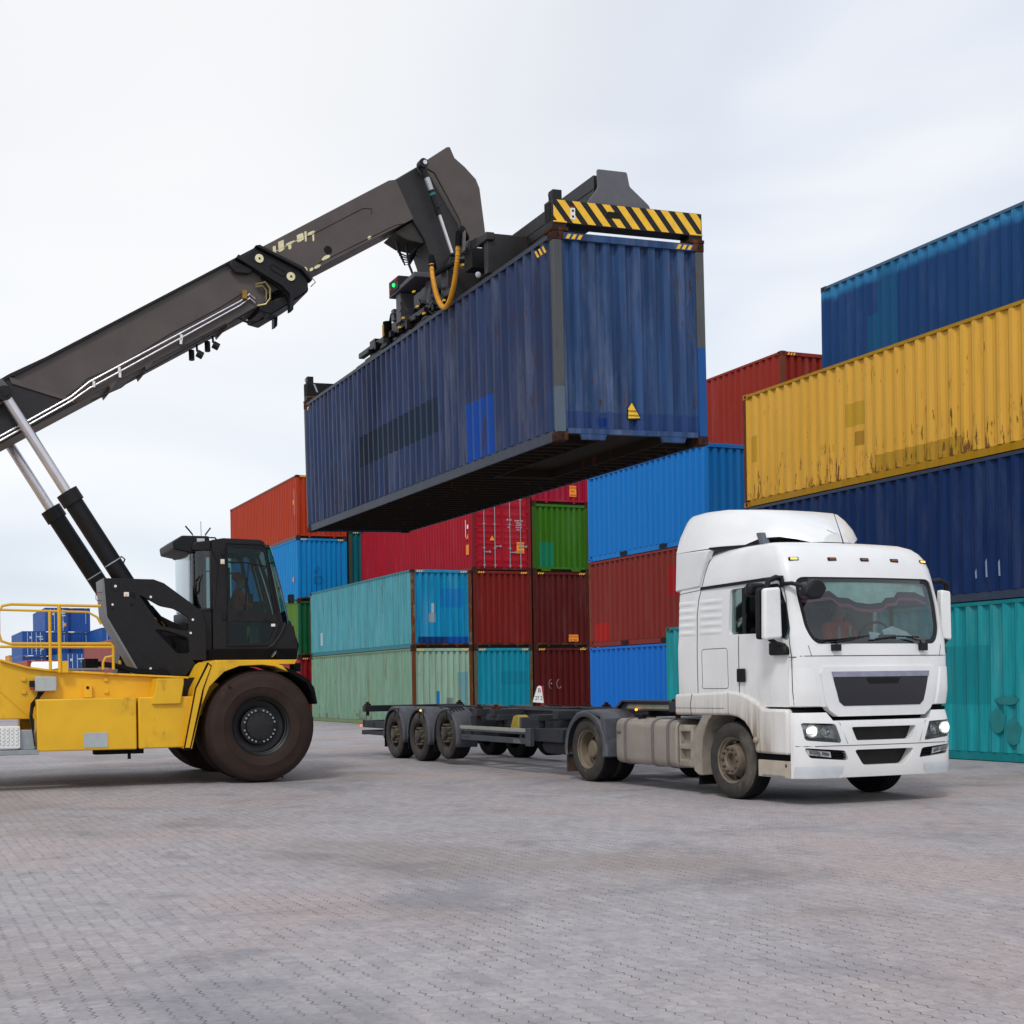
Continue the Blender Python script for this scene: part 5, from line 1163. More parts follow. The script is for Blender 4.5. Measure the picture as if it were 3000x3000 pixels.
MB().prism([(-1.0, 1.2), (.5, 1.2), (.5, 1.75), (.0, 1.9), (-.9, 1.9)], 1, -1.0, 1.0).build('front_frame', M_dark, RS)
MB().prism([(-.7, 1.90), (.62, 1.90), (.66, 1.97), (-.7, 1.97)], 1, -1.9, 1.0).build('platform', M_yel, RS)
# lift cylinder towers
tow = [(-2.30, 3.33), (-2.26, 2.71), (-1.72, 1.76), (-.99, 1.735), (-.82, 1.93), (-.87, 1.99), (-.64, 1.99), (-.64, 2.57), (-.71, 2.81), (-.86, 2.92), (-1.33, 3.26), (-1.50, 3.32)]
hole1 = [(-1.74, 3.07), (-1.40, 2.88), (-1.18, 2.84), (-.93, 2.70), (-.93, 2.46), (-1.40, 2.56)]
hole2 = [(-1.50, 2.50), (-1.30, 2.48), (-.94, 2.36), (-.92, 2.10), (-1.12, 2.10)]
for s in (-1,):
    t_ = MB().prism(tow, 1, s * 1.0, s * .94); o_ = t_.build('tower_plate', M_dark, RS)
    cut(o_, [MB().prism(rnd_poly(hole1, .05), 1, s * 1.1, s * .8), MB().prism(rnd_poly(hole2, .04), 1, s * 1.1, s * .8)], bevel=.008)
    MB().prism([(-2.30, 3.33), (-2.26, 2.71), (-1.72, 1.76), (-.99, 1.735), (-.87, 1.99), (-1.2, 2.3), (-1.7, 2.9), (-1.6, 3.30)], 1, s * .40, s * .34).build('tower_plate', M_dark, RS, bevel=.006)
    MB().prism([(-2.30, 3.33), (-2.345, 3.31), (-2.30, 2.70), (-1.76, 1.74), (-1.72, 1.76), (-2.255, 2.71)], 1, s * .998, s * .342).build('tower_back', plain('lit_tower_back', '#77787a', .5, var=.08), RS, bevel=.004)  # paler than the tower plates: light on the back face painted in
    for x, z, r in ((-2.12, 3.20, .022), (-2.17, 2.90, .018), (-1.55, 3.03, .020), (-.86, 2.66, .02), (-.90, 2.44, .02), (-1.57, 1.86, .02)): MB().tube([(x, s * 1.0, z), (x, s * 1.012, z)], r, 12).build('tower_pin', M_wht, RS)
    b = MB()
    for x, z, r in ((-1.86, 2.90, .03), (-1.95, 2.6, .012), (-1.55, 2.52, .012), (-1.67, 2.02, .012), (-1.45, 2.02, .012), (-2.17, 2.83, .016)): MB().tube([(x, s * 1.0, z), (x, s * 1.004, z)], r, 10).build('bolt_hole', M_hole, RS)
    for pg in ([(-1.45, 1.76), (-1.32, 1.76), (-1.32, 1.86), (-1.45, 1.86)], [(-2.0, 3.12), (-1.80, 3.10), (-1.80, 2.98)]): MB().prism(pg, 1, s * 1.003, s * .99).build('tower_recess', M_hole, RS)
    MB().prism(rnd_poly([(-2.18, 3.32), (-2.06, 3.32), (-2.06, 3.15), (-2.12, 3.10), (-2.18, 3.15)], .03), 1, s * 1.01, s * 1.0).build('pin_cover', M_dark, RS, bevel=.004)
    MB().prism([(-1.42, 2.52), (-.70, 2.42), (-.70, 2.34), (-1.34, 2.42)], 1, s * .92, s * .86).prism([(-1.0, 2.62), (-.92, 2.6), (-.70, 2.05), (-.80, 2.0)], 1, s * .88, s * .84).tube([(-1.5, s * .7, 2.9), (-1.25, s * .7, 2.6), (-1.1, s * .7, 2.2)], .03, 6).tube([(-1.45, s * .66, 2.8), (-1.2, s * .6, 2.45), (-.9, s * .6, 2.35)], .022, 6).build('tower_strut', M_black, RS)
MB().prism([(-1.9, 1.75), (-.9, 1.75), (-.7, 2.6), (-1.3, 2.9), (-1.75, 2.7)], 1, .5, 1.1).build('tower_foot', M_dark, RS, bevel=.01)
MB().tube([(-1.45, -.45, 2.75), (-1.25, -.45, 2.62), (-1.15, -.45, 2.45)], .018, 6).build('yellow_hose_loop', M_yel, RS)
wr = MB().use(M_wht).box(-1.985, -1.905, -1.006, -1.0, 3.035, 3.105).use(M_hyel).prism([(-1.97, 3.045), (-1.92, 3.045), (-1.945, 3.085)], 1, -1.009, -1.005).build('warning_sticker', None, RS)
MB().tube([(-2.33, -.9, 3.10), (-2.40, -.9, 3.10), (-2.42, -.9, 3.07), (-2.42, -.9, 2.99), (-2.40, -.9, 2.97), (-2.33, -.9, 2.97)], .006, 5).build('grab_loop', plain('red_wire', '#8a2430', .5), RS)
# lift cylinders
def along(a, b, t): return tuple(a[i] + (b[i] - a[i]) * t for i in range(3))
for s, top, mid, bot, name in ((-1, (-3.79, -.68, 6.28), (-2.83, -.68, 4.74), (-1.55, -.68, 2.72), 'n'), (1, (-3.86, .95, 6.18), (-2.93, .95, 4.68), (-1.62, .95, 2.62), 'f')):
    c_ = MB().use(M_black).tube([mid, bot], .155, 24)
    d = [bot[i] - mid[i] for i in range(3)]
    c_.use(M_dark).tube([along(mid, bot, -.005), along(mid, bot, .085)], .185, 24).use(M_ltgrey).tube([along(mid, bot, .555), along(mid, bot, .562)], .1585, 24)
    for k in range(12):
        a = 2 * math.pi * k / 12
    co = c_.build('lift_cylinder', None, RS)
    MB().tube([top, mid], .088, 20).build('piston_rod', M_chrome, co)
    MB().tube([along(top, mid, -.03), along(top, mid, .03)], .12, 16).tube([(top[0], top[1] - .1, top[2]), (top[0], top[1] + .1, top[2])], .12, 16).build('rod_eye', M_dark, co)
    MB().tube([(mid[0] + .17, mid[1], mid[2] + .05), (mid[0] + .27, mid[1], mid[2] - .25), (mid[0] + .30, mid[1], mid[2] - .35), (mid[0] + 1.05, mid[1], mid[2] - 1.52)], .022, 6).build('cylinder_pipe', M_black, co)
MB().tube([(-2.08, -.60, 3.66), (-1.95, -.60, 3.72), (-1.90, -.60, 3.68), (-1.93, -.60, 3.60), (-2.0, -.60, 3.52)], .014, 5).build('hoist_eye', M_dark, RS)
# cab
co_ = [(-.50, 1.97), (-.50, 4.0), (-.30, 4.035), (.33, 4.02), (.40, 3.985), (.44, 3.90), (.58, 3.25), (.71, 2.62), (.90, 2.56), (.95, 2.30), (.92, 1.97)]
cb_ = MB().prism(co_, 1, -.90, .90).build('cab', M_dark, RS)
win = rnd_poly([(-.225, 3.89), (.33, 3.875), (.41, 3.80), (.58, 2.75), (-.225, 2.87)], .03); winl = rnd_poly([(-.225, 2.65), (.61, 2.63), (.46, 2.28), (-.225, 2.27)], .03)
fr_open = rnd_poly([(-.83, 2.72), (.83, 2.72), (.83, 3.88), (-.83, 3.88)], .08); rr_open = rnd_poly([(-.78, 2.85), (.78, 2.85), (.78, 3.82), (-.78, 3.82)], .08)
inn = MB().prism([(-.44, 2.05), (-.44, 3.95), (.30, 3.95), (.42, 3.88), (.53, 3.25), (.66, 2.6), (.80, 2.3), (.80, 2.05)], 1, -.84, .84)
cut(cb_, [inn, MB().prism(win, 1, -1.2, 1.2), MB().prism(winl, 1, -1.2, 1.2), MB().prism(fr_open, 0, .3, 1.4), MB().prism(rr_open, 0, -1, -.3)], bevel=.02)
M_tg = glass('teal_tinted_glass', (.10, .46, .46, 1), .5); M_dg = glass('dark_door_glass', (.52, .66, .66, 1), .22)
for s in (-1, 1):
    MB().prism(win, 1, s * .875, s * .87).build('door_window', M_dg, cb_); MB().prism(winl, 1, s * .875, s * .87).build('door_window', M_dg, cb_)
    dr = MB().tube([(-.26, s * .905, 3.95), (.36, s * .905, 3.935), (.44, s * .905, 3.85), (.625, s * .905, 2.70), (.66, s * .905, 2.62), (.50, s * .905, 2.235), (-.26, s * .905, 2.225), (-.26, s * .905, 3.95)], .014, 6)
    dr.tube([(-.22, s * .885, 3.635), (.10, s * .885, 3.63), (.44, s * .885, 3.57)], .014, 6).tube([(.13, s * .885, 3.62), (.06, s * .885, 2.84)], .010, 6)
    dr.build('door_seal', M_black, cb_)
    MB().tube([(-.01, s * .90, 2.76), (-.01, s * .91, 2.76)], .05, 20).build('speaker_cover', M_black, cb_)
    MB().prism(rnd_poly([(.38, 2.69), (.50, 2.66), (.52, 2.63), (.42, 2.63)], .02), 1, s * .93, s * .90).build('door_handle', M_black, cb_, bevel=.008)
    for zh in (2.66, 3.73): MB().box(-.34, -.28, *sorted((s * .90, s * .925)), zh, zh + .13).build('door_hinge', M_black, cb_, bevel=.008)
    MB().tube([(.74, s * .91, 2.62), (.72, s * .93, 2.55), (.66, s * .93, 2.42), (.52, s * .93, 2.24), (.45, s * .91, 2.2)], .014, 6).build('grab_rail', M_dark, cb_)
ms_ = MB().use(M_wht).box(-.355, -.29, -.906, -.90, 3.60, 3.68).use(M_hyel).prism([(-.345, 3.605), (-.30, 3.605), (-.322, 3.645)], 1, -.909, -.905).build('warning_sticker', None, cb_)
MB().use(M_wht).box(.50, .57, -.912, -.90, 2.555, 2.60).build('small_sticker', None, cb_)
g_ = []
for i in range(9):
    t_ = i / 8; x, z = lerp(.43, .72, t_), lerp(3.94, 2.58, t_); bow = .02 * math.sin(math.pi * t_)
    g_.append([(x + bow + (.13 + .05 * t_) * (1 - (abs(y) / .89) ** 12), y, z) for y in [q * .0742 - .89 for q in range(25)]])
MB().grid(g_).build('windscreen', M_tg, cb_)
MB().prism([(.84, 2.66), (.87, 2.66), (1.0, 2.30), (1.02, 2.24), (.97, 2.0), (.92, 1.97)], 1, -.80, .80).build('nose_panel', M_black, cb_, bevel=.02)
# curved rear quarter glazing
g_ = []
for z in (2.86, 3.2, 3.5, 3.82):
    g_.append([(-.50, -.86, z), (-.62, -.85, z), (-.74, -.80, z), (-.81, -.70, z), (-.83, -.5, z), (-.83, .5, z), (-.81, .70, z), (-.74, .80, z), (-.5, .86, z)])
MB().grid(g_).build('rear_glazing', glass('smoky_rear_glass', (.40, .43, .47, 1), .9, .15), cb_)
MB().prism([(-.83, 3.82), (-.50, 3.82), (-.50, 4.0), (-.80, 3.96)], 1, -.86, .86).prism([(-.83, 2.1), (-.50, 2.1), (-.50, 2.87), (-.83, 2.84)], 1, -.86, .86).prism([(-.53, 2.85), (-.46, 2.85), (-.46, 3.83), (-.53, 3.83)], 1, -.88, -.80).build('rear_cab_panel', M_dark, cb_, bevel=.02)
MB().tube([(-.70, -.83, 3.40), (-.78, -.80, 3.30), (-.79, -.80, 3.16), (-.75, -.82, 3.10), (-.72, -.83, 3.14), (-.71, -.83, 3.28), (-.66, -.84, 3.42)], .012, 6).build('rear_mirror', M_black, cb_)
MB().prism([(-.85, 1.93), (.93, 1.93), (.95, 2.06), (.94, 2.18), (-.45, 2.18), (-.85, 2.12)], 1, -.93, .93).build('cab_base', M_blackm, cb_, bevel=.02)
ac = MB().prism(rnd_poly([(-1.14, 3.97), (-.98, 4.075), (-.52, 4.075), (-.50, 3.88), (-.83, 3.785), (-1.12, 3.84)], .03), 1, -.80, .45).build('air_conditioner', M_black, cb_, bevel=.02)
MB().box(-.73, -.60, -.806, -.80, 3.97, 4.03).build('type_plate', M_offwhite, ac)
for a, b, c_ in (((-.72, -.5, 4.07), (-.74, -.5, 4.13), (-.86, -.5, 4.27)), ((-.52, -.5, 4.07), (-.52, -.5, 4.13), (-.43, -.5, 4.25))): MB().tube([a, b], .008, 5).tube([b, c_], .014, 6).box(a[0] - .07, a[0] + .07, -.53, -.47, 4.08, 4.095).build('aerial', M_black, ac)
MB().tube([(-.58, -.45, 4.07), (-.585, -.45, 4.36)], .005, 5).build('aerial', M_black, ac)
MB().tube([(-.46, -.6, 4.07), (-.40, -.7, 4.06), (-.36, -.85, 3.95)], .014, 6).tube([(-.52, -.9, 3.86), (-.40, -.9, 3.6), (-.47, -.9, 2.86), (-.6, -.87, 2.83)], .012, 6).build('roof_cable', M_black, cb_)
lp = MB().use(M_blackm).tube([(.52, -1.02, 2.08), (.68, -1.02, 1.99)], .075, 16).use(M_refl).tube([(.515, -1.02, 2.083), (.505, -1.02, 2.09)], .07, 16).build('work_lamp', None, RS)
MB().use(M_blackm).box(.70, .84, -1.5, -1.3, 1.78, 1.92).use(M_refl).box(.84, .85, -1.48, -1.34, 1.80, 1.90).use(M_ltgrey).box(.64, .70, -1.52, -1.50, 1.74, 1.80).build('front_lamp', None, RS, bevel=.01)
MB().box(.83, .90, -.95, -.80, 2.95, 3.10).tube([(.82, -.9, 3.02), (.95, -.95, 3.0)], .012, 6).build('wing_mirror', M_black, cb_)
# cab inside
MB().box(-.16, .22, -.38, .17, 2.1, 2.66).box(-.24, -.10, -.36, .15, 2.6, 3.2).build('seat', M_int, cb_, bevel=.05)
MB().prism([(.42, 2.05), (.72, 2.05), (.70, 2.6), (.55, 2.75), (.45, 2.7)], 1, -.35, .35).tube([(.45, 0, 2.7), (.34, 0, 2.95)], .03, 8).tube([(.33 - .05 * math.sin(a), .19 * math.cos(a), 2.96 + .16 * math.sin(a)) for a in [k * math.pi / 10 for k in range(21)]], .016, 6).box(.30, .48, -.55, -.48, 2.75, 3.0).box(.38, .50, .3, .5, 2.9, 3.2).build('controls', M_black, cb_)
MB().box(-.42, -.40, .3, .75, 2.9, 3.8).box(.15, .20, .78, .80, 2.9, 3.7).build('pillar_trim', M_int, cb_)

# boom
bo = MB().prism([(-8.0, 3.04), (.64, 8.20), (.42, 9.06), (-.05, 8.79), (-3.14, 6.93), (-3.70, 6.60), (-8.2, 3.90)], 1, -.45, .45).build('outer_boom', M_boom, RS, bevel=.012)
MB().prism([(-3.88, 6.47), (-3.66, 6.62), (-3.60, 6.63), (-3.10, 6.93), (.42, 9.06), (.42, 9.10), (-3.12, 6.965), (-3.70, 6.65), (-4.0, 6.45)], 1, -.50, .50).build('top_flange', M_dark, bo)
for s in (-1, 1):
    MB().prism([(-4.6, 5.2), (-4.6, 6.0), (-3.80, 6.48), (-3.66, 6.56), (-2.62, 6.26), (-3.85, 5.52)], 1, s * .475, s * .45).build('boom_gusset', plain('dark_gusset', '#1d1c1e', .6), bo, bevel=.006)
    MB().prism([(-3.70, 6.60), (-3.62, 6.58), (-2.70, 6.31), (-2.66, 6.24), (-3.66, 6.50)], 1, s * .50, s * .45).build('gusset_edge', M_boom, bo)
    MB().prism(rnd_poly([(-4.1, 6.1), (-4.0, 6.5), (-3.82, 6.56), (-3.70, 6.40), (-3.70, 6.22), (-3.9, 6.1)], .06), 1, s * .60, s * .50).build('rod_bracket', plain('bracket_grey', '#5a5856', .5), bo, bevel=.01)
    pp = MB(); 
    for dz in (0, .07):
        pp.tube([(-4.6, s * .49, 5.12 + dz), (-3.85, s * .49, 5.565 + dz), (-2.72, s * .49, 6.27 + dz), (-2.42, s * .49, 6.50 + dz * 1.5), (.15, s * .49, 8.08 + dz), (.32, s * .49, 8.22 + dz), (.42, s * .49, 8.15 + dz)], .017, 6)
    if s < 0: pp.build('steel_pipe', M_chrome, bo)
    pp = MB().tube([(-2.75, s * .48, 6.32), (-2.45, s * .48, 6.66), (-1.9, s * .48, 6.92), (-1.1, s * .48, 7.48), (-.2, s * .48, 8.02), (.2, s * .48, 8.30)], .010, 5).tube([(-3.85, s * .48, 5.66), (-2.8, s * .48, 6.34), (-2.6, s * .48, 6.50)], .009, 5).tube([(-2.4, s * .48, 6.30), (-1.9, s * .48, 6.55), (-1.7, s * .48, 6.72), (-.3, s * .48, 7.6), (.4, s * .48, 8.06)], .012, 5)
    if s < 0: pp.build('cable', M_black, bo)
    for x, z in ((-2.35, 6.56), (-1.93, 6.82), (-1.92, 6.75), (-.88, 7.44), (-.89, 7.38)): MB().box(x - .02, x + .02, *sorted((s * .47, s * .515)), z - .04, z + .06).build('pipe_clamp', M_wht, bo) if s < 0 else None
    MB().box(.18, .26, *sorted((s * .47, s * .53)), 8.20, 8.34).build('brass_fitting', plain('brass', '#9a7434', .4, metal=.6), bo)
    fb = MB().tube([(.42, s * .50, 8.46), (.58, s * .56, 8.50), (.66, s * .56, 8.40), (.66, s * .56, 8.22), (.58, s * .56, 8.12), (.45, s * .5, 8.1)], .018, 6).tube([(.42, s * .50, 8.42), (.54, s * .54, 8.44), (.60, s * .54, 8.36), (.60, s * .54, 8.2)], .014, 6)
    fb.build('pipe_bend', plain('zinc_yellow_pipe', '#8a8058', .4, metal=.5), bo)
    # slide-pad bracket at the boom mouth
    br_ = [(.06, 8.80), (.42, 9.10), (.50, 9.10), (1.30, 8.78), (1.42, 8.62), (1.42, 8.40), (.84, 7.99), (.72, 7.99), (1.02, 8.20), (1.00, 8.34), (.94, 8.40), (.16, 8.86)]
    bk = MB().prism([(.10, 8.85), (.42, 9.08), (1.20, 8.77), (1.34, 8.62), (1.36, 8.44), (1.02, 8.20), (.92, 8.40)], 1, s * .54, s * .44)
    bk.prism([(.06, 8.86), (.10, 8.92), (.90, 8.50), (1.08, 8.36), (1.06, 8.05), (1.0, 8.02), (1.0, 8.32), (.86, 8.45)], 1, s * .62, s * .44).prism([(.40, 9.10), (.48, 9.12), (1.28, 8.80), (1.42, 8.60), (1.38, 8.58), (1.22, 8.76)], 1, s * .62, s * .44)
    bk.prism([(-.06, 8.74), (.02, 8.84), (.38, 8.70), (.30, 8.62), (.06, 8.62)], 1, s * .56, s * .50)
    bk = bk.build('slide_bracket', M_dark, bo, bevel=.010)
    MB().tube([(.48, s * .54, 8.90), (.48, s * .565, 8.90)], .075, 20).tube([(1.04, s * .54, 8.64), (1.04, s * .565, 8.64)], .075, 20).build('slide_pad_cap', M_cream, bk)
    MB().tube([(.48, s * .565, 8.90), (.48, s * .575, 8.90)], .018, 10).tube([(1.04, s * .565, 8.64), (1.04, s * .575, 8.64)], .018, 10).tube([(.09, s * .50, 8.73), (.09, s * .565, 8.73)], .02, 10).build('slide_pad_bolt', M_black, bk)
    MB().tube([(.70, s * .543, 8.73), (.90, s * .543, 8.63), (.95, s * .543, 8.66), (.93, s * .543, 8.72), (.72, s * .543, 8.82), (.67, s * .543, 8.79), (.70, s * .543, 8.73)], .008, 5).build('bracket_slot', M_hole, bk)
MB().prism([(.50, 8.02), (.70, 7.98), (1.10, 8.24), (1.38, 8.44), (1.38, 8.60), (1.0, 8.36), (.50, 8.12)], 1, -.46, .46).build('mouth_frame', M_dark, bo, bevel=.02)
MB().tube([(.1, -.4, 7.92), (.25, -.48, 7.82), (.45, -.48, 7.84), (.6, -.45, 7.98)], .018, 6).tube([(.15, -.3, 7.92), (.35, -.4, 7.80), (.6, -.3, 7.95)], .018, 6).tube([(1.2, -.50, 8.66), (1.44, -.52, 8.66), (1.50, -.50, 8.60), (1.42, -.48, 8.52)], .009, 5).build('hose_loop', M_black, bo)
for x, z in ((-.58, 7.30), (-.30, 7.47)):
    MB().tube([(x, -.30, z + .10), (x, -.34, z - .02)], .02, 6).tube([(x + .0, -.34, z - .05), (x + .09, -.36, z - .10)], .065, 12).tube([(x - .05, -.1, z + .05), (x - .05, -.12, z - .12)], .05, 10).build('boom_lamp', M_black, bo)
for x in (-2.1, -1.5, -.1): MB().prism([(x, lerp(3.04, 8.20, (x + 8.0) / 8.64) + .02), (x + .16, lerp(3.04, 8.20, (x + 8.16) / 8.64) + .02), (x + .03, lerp(3.04, 8.20, (x + 8.0) / 8.64) - .05)], 1, -.45, .45).build('boom_foot_rib', M_boom, bo)
ib = MB().prism([(-.5, 7.66), (3.42, 9.96), (3.08, 10.63), (2.95, 10.60), (-.6, 8.46)], 1, -.37, .37).build('inner_boom', M_boom, RS, bevel=.01)
for s in (-1, 1):
    m = MB().use(M_hole).tube([(1.78, s * .37, 9.23), (1.78, s * .375, 9.23)], .075, 20); m.build('boom_hole', None, ib)
    m = MB(); random.seed(5)
    for x, w_, z0, h_ in ((.66, .10, 9.0, .05), (.78, .05, 9.06, .13), (.88, .10, 9.11, .17), (1.02, .16, 9.23, .03), (1.06, .05, 9.17, .08), (1.22, .12, 9.31, .12), (1.36, .03, 9.34, .17), (1.42, .12, 9.45, .04), (1.50, .03, 9.36, .16)):
        m.prism([(x, z0), (x + w_ * .5, z0 + w_ * .27 - .01), (x + w_, z0 + w_ * .57), (x + w_ * .9, z0 + h_ + w_ * .5), (x + w_ * .4, z0 + h_ + w_ * .28), (x - .01, z0 + h_)], 1, s * .373, s * .37)
    m.prism([(.62, 8.99), (1.55, 9.535), (1.55, 9.545), (.62, 9.0)], 1, s * .373, s * .37)
    for x, z, a, b in ((1.30, 8.80, .11, .08), (1.47, 8.86, .04, .03), (1.58, 8.92, .07, .03), (1.74, 9.09, .09, .04), (2.56, 9.53, .04, .03)):
        m.prism([(x + a * math.cos(q) * .9, z + b * math.sin(q) + .5 * a * math.cos(q) * .9) for q in [k * math.pi / 5 + .3 for k in range(10)]], 1, s * .373, s * .37)
    m.build('worn_sticker', M_cream, ib)
    m = MB().tube([(1.4, s * .372, 9.42), (2.45, s * .372, 10.04), (2.62, s * .372, 10.05), (2.60, s * .372, 9.95)], .006, 4).tube([(1.6, s * .372, 8.98), (3.05, s * .372, 9.80), (3.22, s * .372, 9.85)], .006, 4)
    m.build('weld_seam', M_dark, ib)
    # head side plate
    hp = [(3.46, 10.86), (3.60, 10.98), (4.05, 11.30), (4.11, 11.31), (4.20, 11.12), (4.40, 10.98), (4.62, 10.78), (4.69, 10.62), (4.80, 9.75), (4.90, 9.55), (4.42, 9.50), (4.36, 9.66), (4.30, 9.98), (4.05, 10.40), (3.80, 10.80), (3.66, 10.86), (3.55, 10.72)]
    MB().prism(hp, 1, s * .46, s * .41).build('head_plate', M_boom, ib, bevel=.01)
MB().prism([(3.05, 10.62), (3.58, 10.97), (3.72, 10.84), (4.30, 9.95), (4.30, 9.55), (4.26, 9.25), (4.0, 8.75), (3.86, 8.82), (3.74, 9.30), (3.62, 9.62), (3.40, 9.94)], 1, -.36, .36).build('boom_head', plain('head_black_paint', '#232123', .55), ib, bevel=.02)
MB().prism([(3.06, 9.70), (3.50, 10.0), (3.76, 9.66), (3.62, 9.54), (3.3, 9.58)], 1, -.30, .30).build('hose_nest', plain('oily_hose_nest', '#2a2620', .6), ib, bevel=.02)
m = MB()
for k in range(5): m.tube([(3.1 + .05 * k, -.25 + .1 * k, 9.62), (3.15 + .07 * k, -.25 + .1 * k, 9.36 - .02 * k), (3.35 + .05 * k, -.2 + .1 * k, 9.32), (3.55 + .03 * k, -.2 + .1 * k, 9.52)], .016, 5)
m.tube([(3.36, -.1, 9.6), (3.42, -.1, 9.2), (3.60, -.15, 8.72)], .022, 6)
m.build('hose_loop', M_black, ib)
dc = MB().use(M_dark).tube([(3.54, -.52, 10.88), (3.86, -.52, 10.02)], .055, 14).use(M_refl).tube([(3.62, -.52, 10.66), (3.70, -.52, 10.45)], .057, 14).use(plain('teal_ring', '#2a6a78', .5)).tube([(3.72, -.52, 10.40), (3.735, -.52, 10.36)], .06, 14)
dc = dc.build('tilt_cylinder', None, ib); MB().tube([(3.84, -.52, 10.06), (4.10, -.50, 9.36)], .035, 12).build('piston_rod', M_chrome, dc)
MB().tube([(3.54, -.60, 10.90), (3.54, -.44, 10.90)], .085, 16).tube([(3.84, -.54, 10.08), (3.80, -.58, 10.14), (3.86, -.58, 10.2)], .02, 6).use(M_chrome).tube([(3.56, -.61, 10.91), (3.56, -.605, 10.91)], .04, 12).build('cylinder_eye', M_dark, dc)
# rotator between boom head and spreader
rt_ = MB().prism([(3.95, 9.12), (4.05, 9.30), (4.5, 9.34), (4.55, 9.12), (4.5, 9.02), (3.98, 9.0)], 1, -.62, .62).lathe([(0, 9.05), (.42, 9.05), (.46, 9.0), (.46, 8.80), (.60, 8.78), (.62, 8.62), (.55, 8.58), (0, 8.58)], (4.43, .05, 0), 2, 32)
rt_.prism([(4.38, 9.2), (4.86, 9.2), (4.9, 9.5), (4.7, 9.72), (4.45, 9.62)], 1, -.52, .52)
rt_.build('rotator', M_dark, RS, bevel=.015)
MB().tube([(4.62, -.55, 9.52), (4.62, -.50, 9.52)], .16, 20).use(M_chrome).tube([(4.62, -.57, 9.50), (4.62, -.55, 9.50)], .05, 12).build('rotator_pin', M_dark, RS)
ca = MB()
for k in range(14):
    a = k * .45; ca.tube([(4.45 + .03 * k, -.75, 9.12 - .015 * k), (4.62 + .02 * k, -.80 - .01 * k, 9.20), (4.80, -.78, 9.0 - .02 * k), (4.70 + .02 * k, -.72, 8.85)], .012, 5)
ca.tube([(4.0, -.62, 9.28), (4.3, -.7, 9.32), (4.75, -.78, 9.30)], .02, 5)
ca.build('cable_tangle', M_black, RS)

# spreader frame, built in the hanging container's own axes
SP_ = bpy.data.objects.new('spreader', None); C.objects.link(SP_); SP_.parent = RS
bpy.context.view_layer.update()
MS = Matrix.Translation(Vector((2.55437, 18.10013, 4.89287))) @ (Matrix.Rotation(0.341937, 3, 'Z') @ Matrix.Rotation(-0.01785, 3, 'Y') @ Matrix.Rotation(0.0104, 3, 'X')).to_4x4()
MR = Matrix.Translation(Vector((-2.5578, 22.8234, 0))) @ Matrix.Rotation(RY, 4, 'Z')
SP_.matrix_local = MR.inverted() @ MS
h_ = H9
M_beam = plain('black_greasy_beam', '#211e1d', .45, var=.3, scale=3, dirt='#3a332a', damt=.08)
MB().box(.74, 1.72, 4.3, 8.6, h_ + .32, h_ + .90).box(.55, 1.9, 5.2, 7.0, h_ + .70, h_ + 1.0).build('centre_frame', M_beam, SP_, bevel=.02)
MB().box(.80, 1.24, .25, 4.4, h_ + .46, h_ + .92).box(.79, .80, .25, 4.4, h_ + .58, h_ + .59).box(.79, .80, .25, 4.4, h_ + .72, h_ + .73).build('telescopic_beam', M_beam, SP_, bevel=.01)
MB().box(1.20, 1.64, 8.0, 11.95, h_ + .42, h_ + .84).build('telescopic_beam', M_beam, SP_, bevel=.01)
M_grey2 = plain('grey_end_plate', '#5b5a60', .5, var=.06)
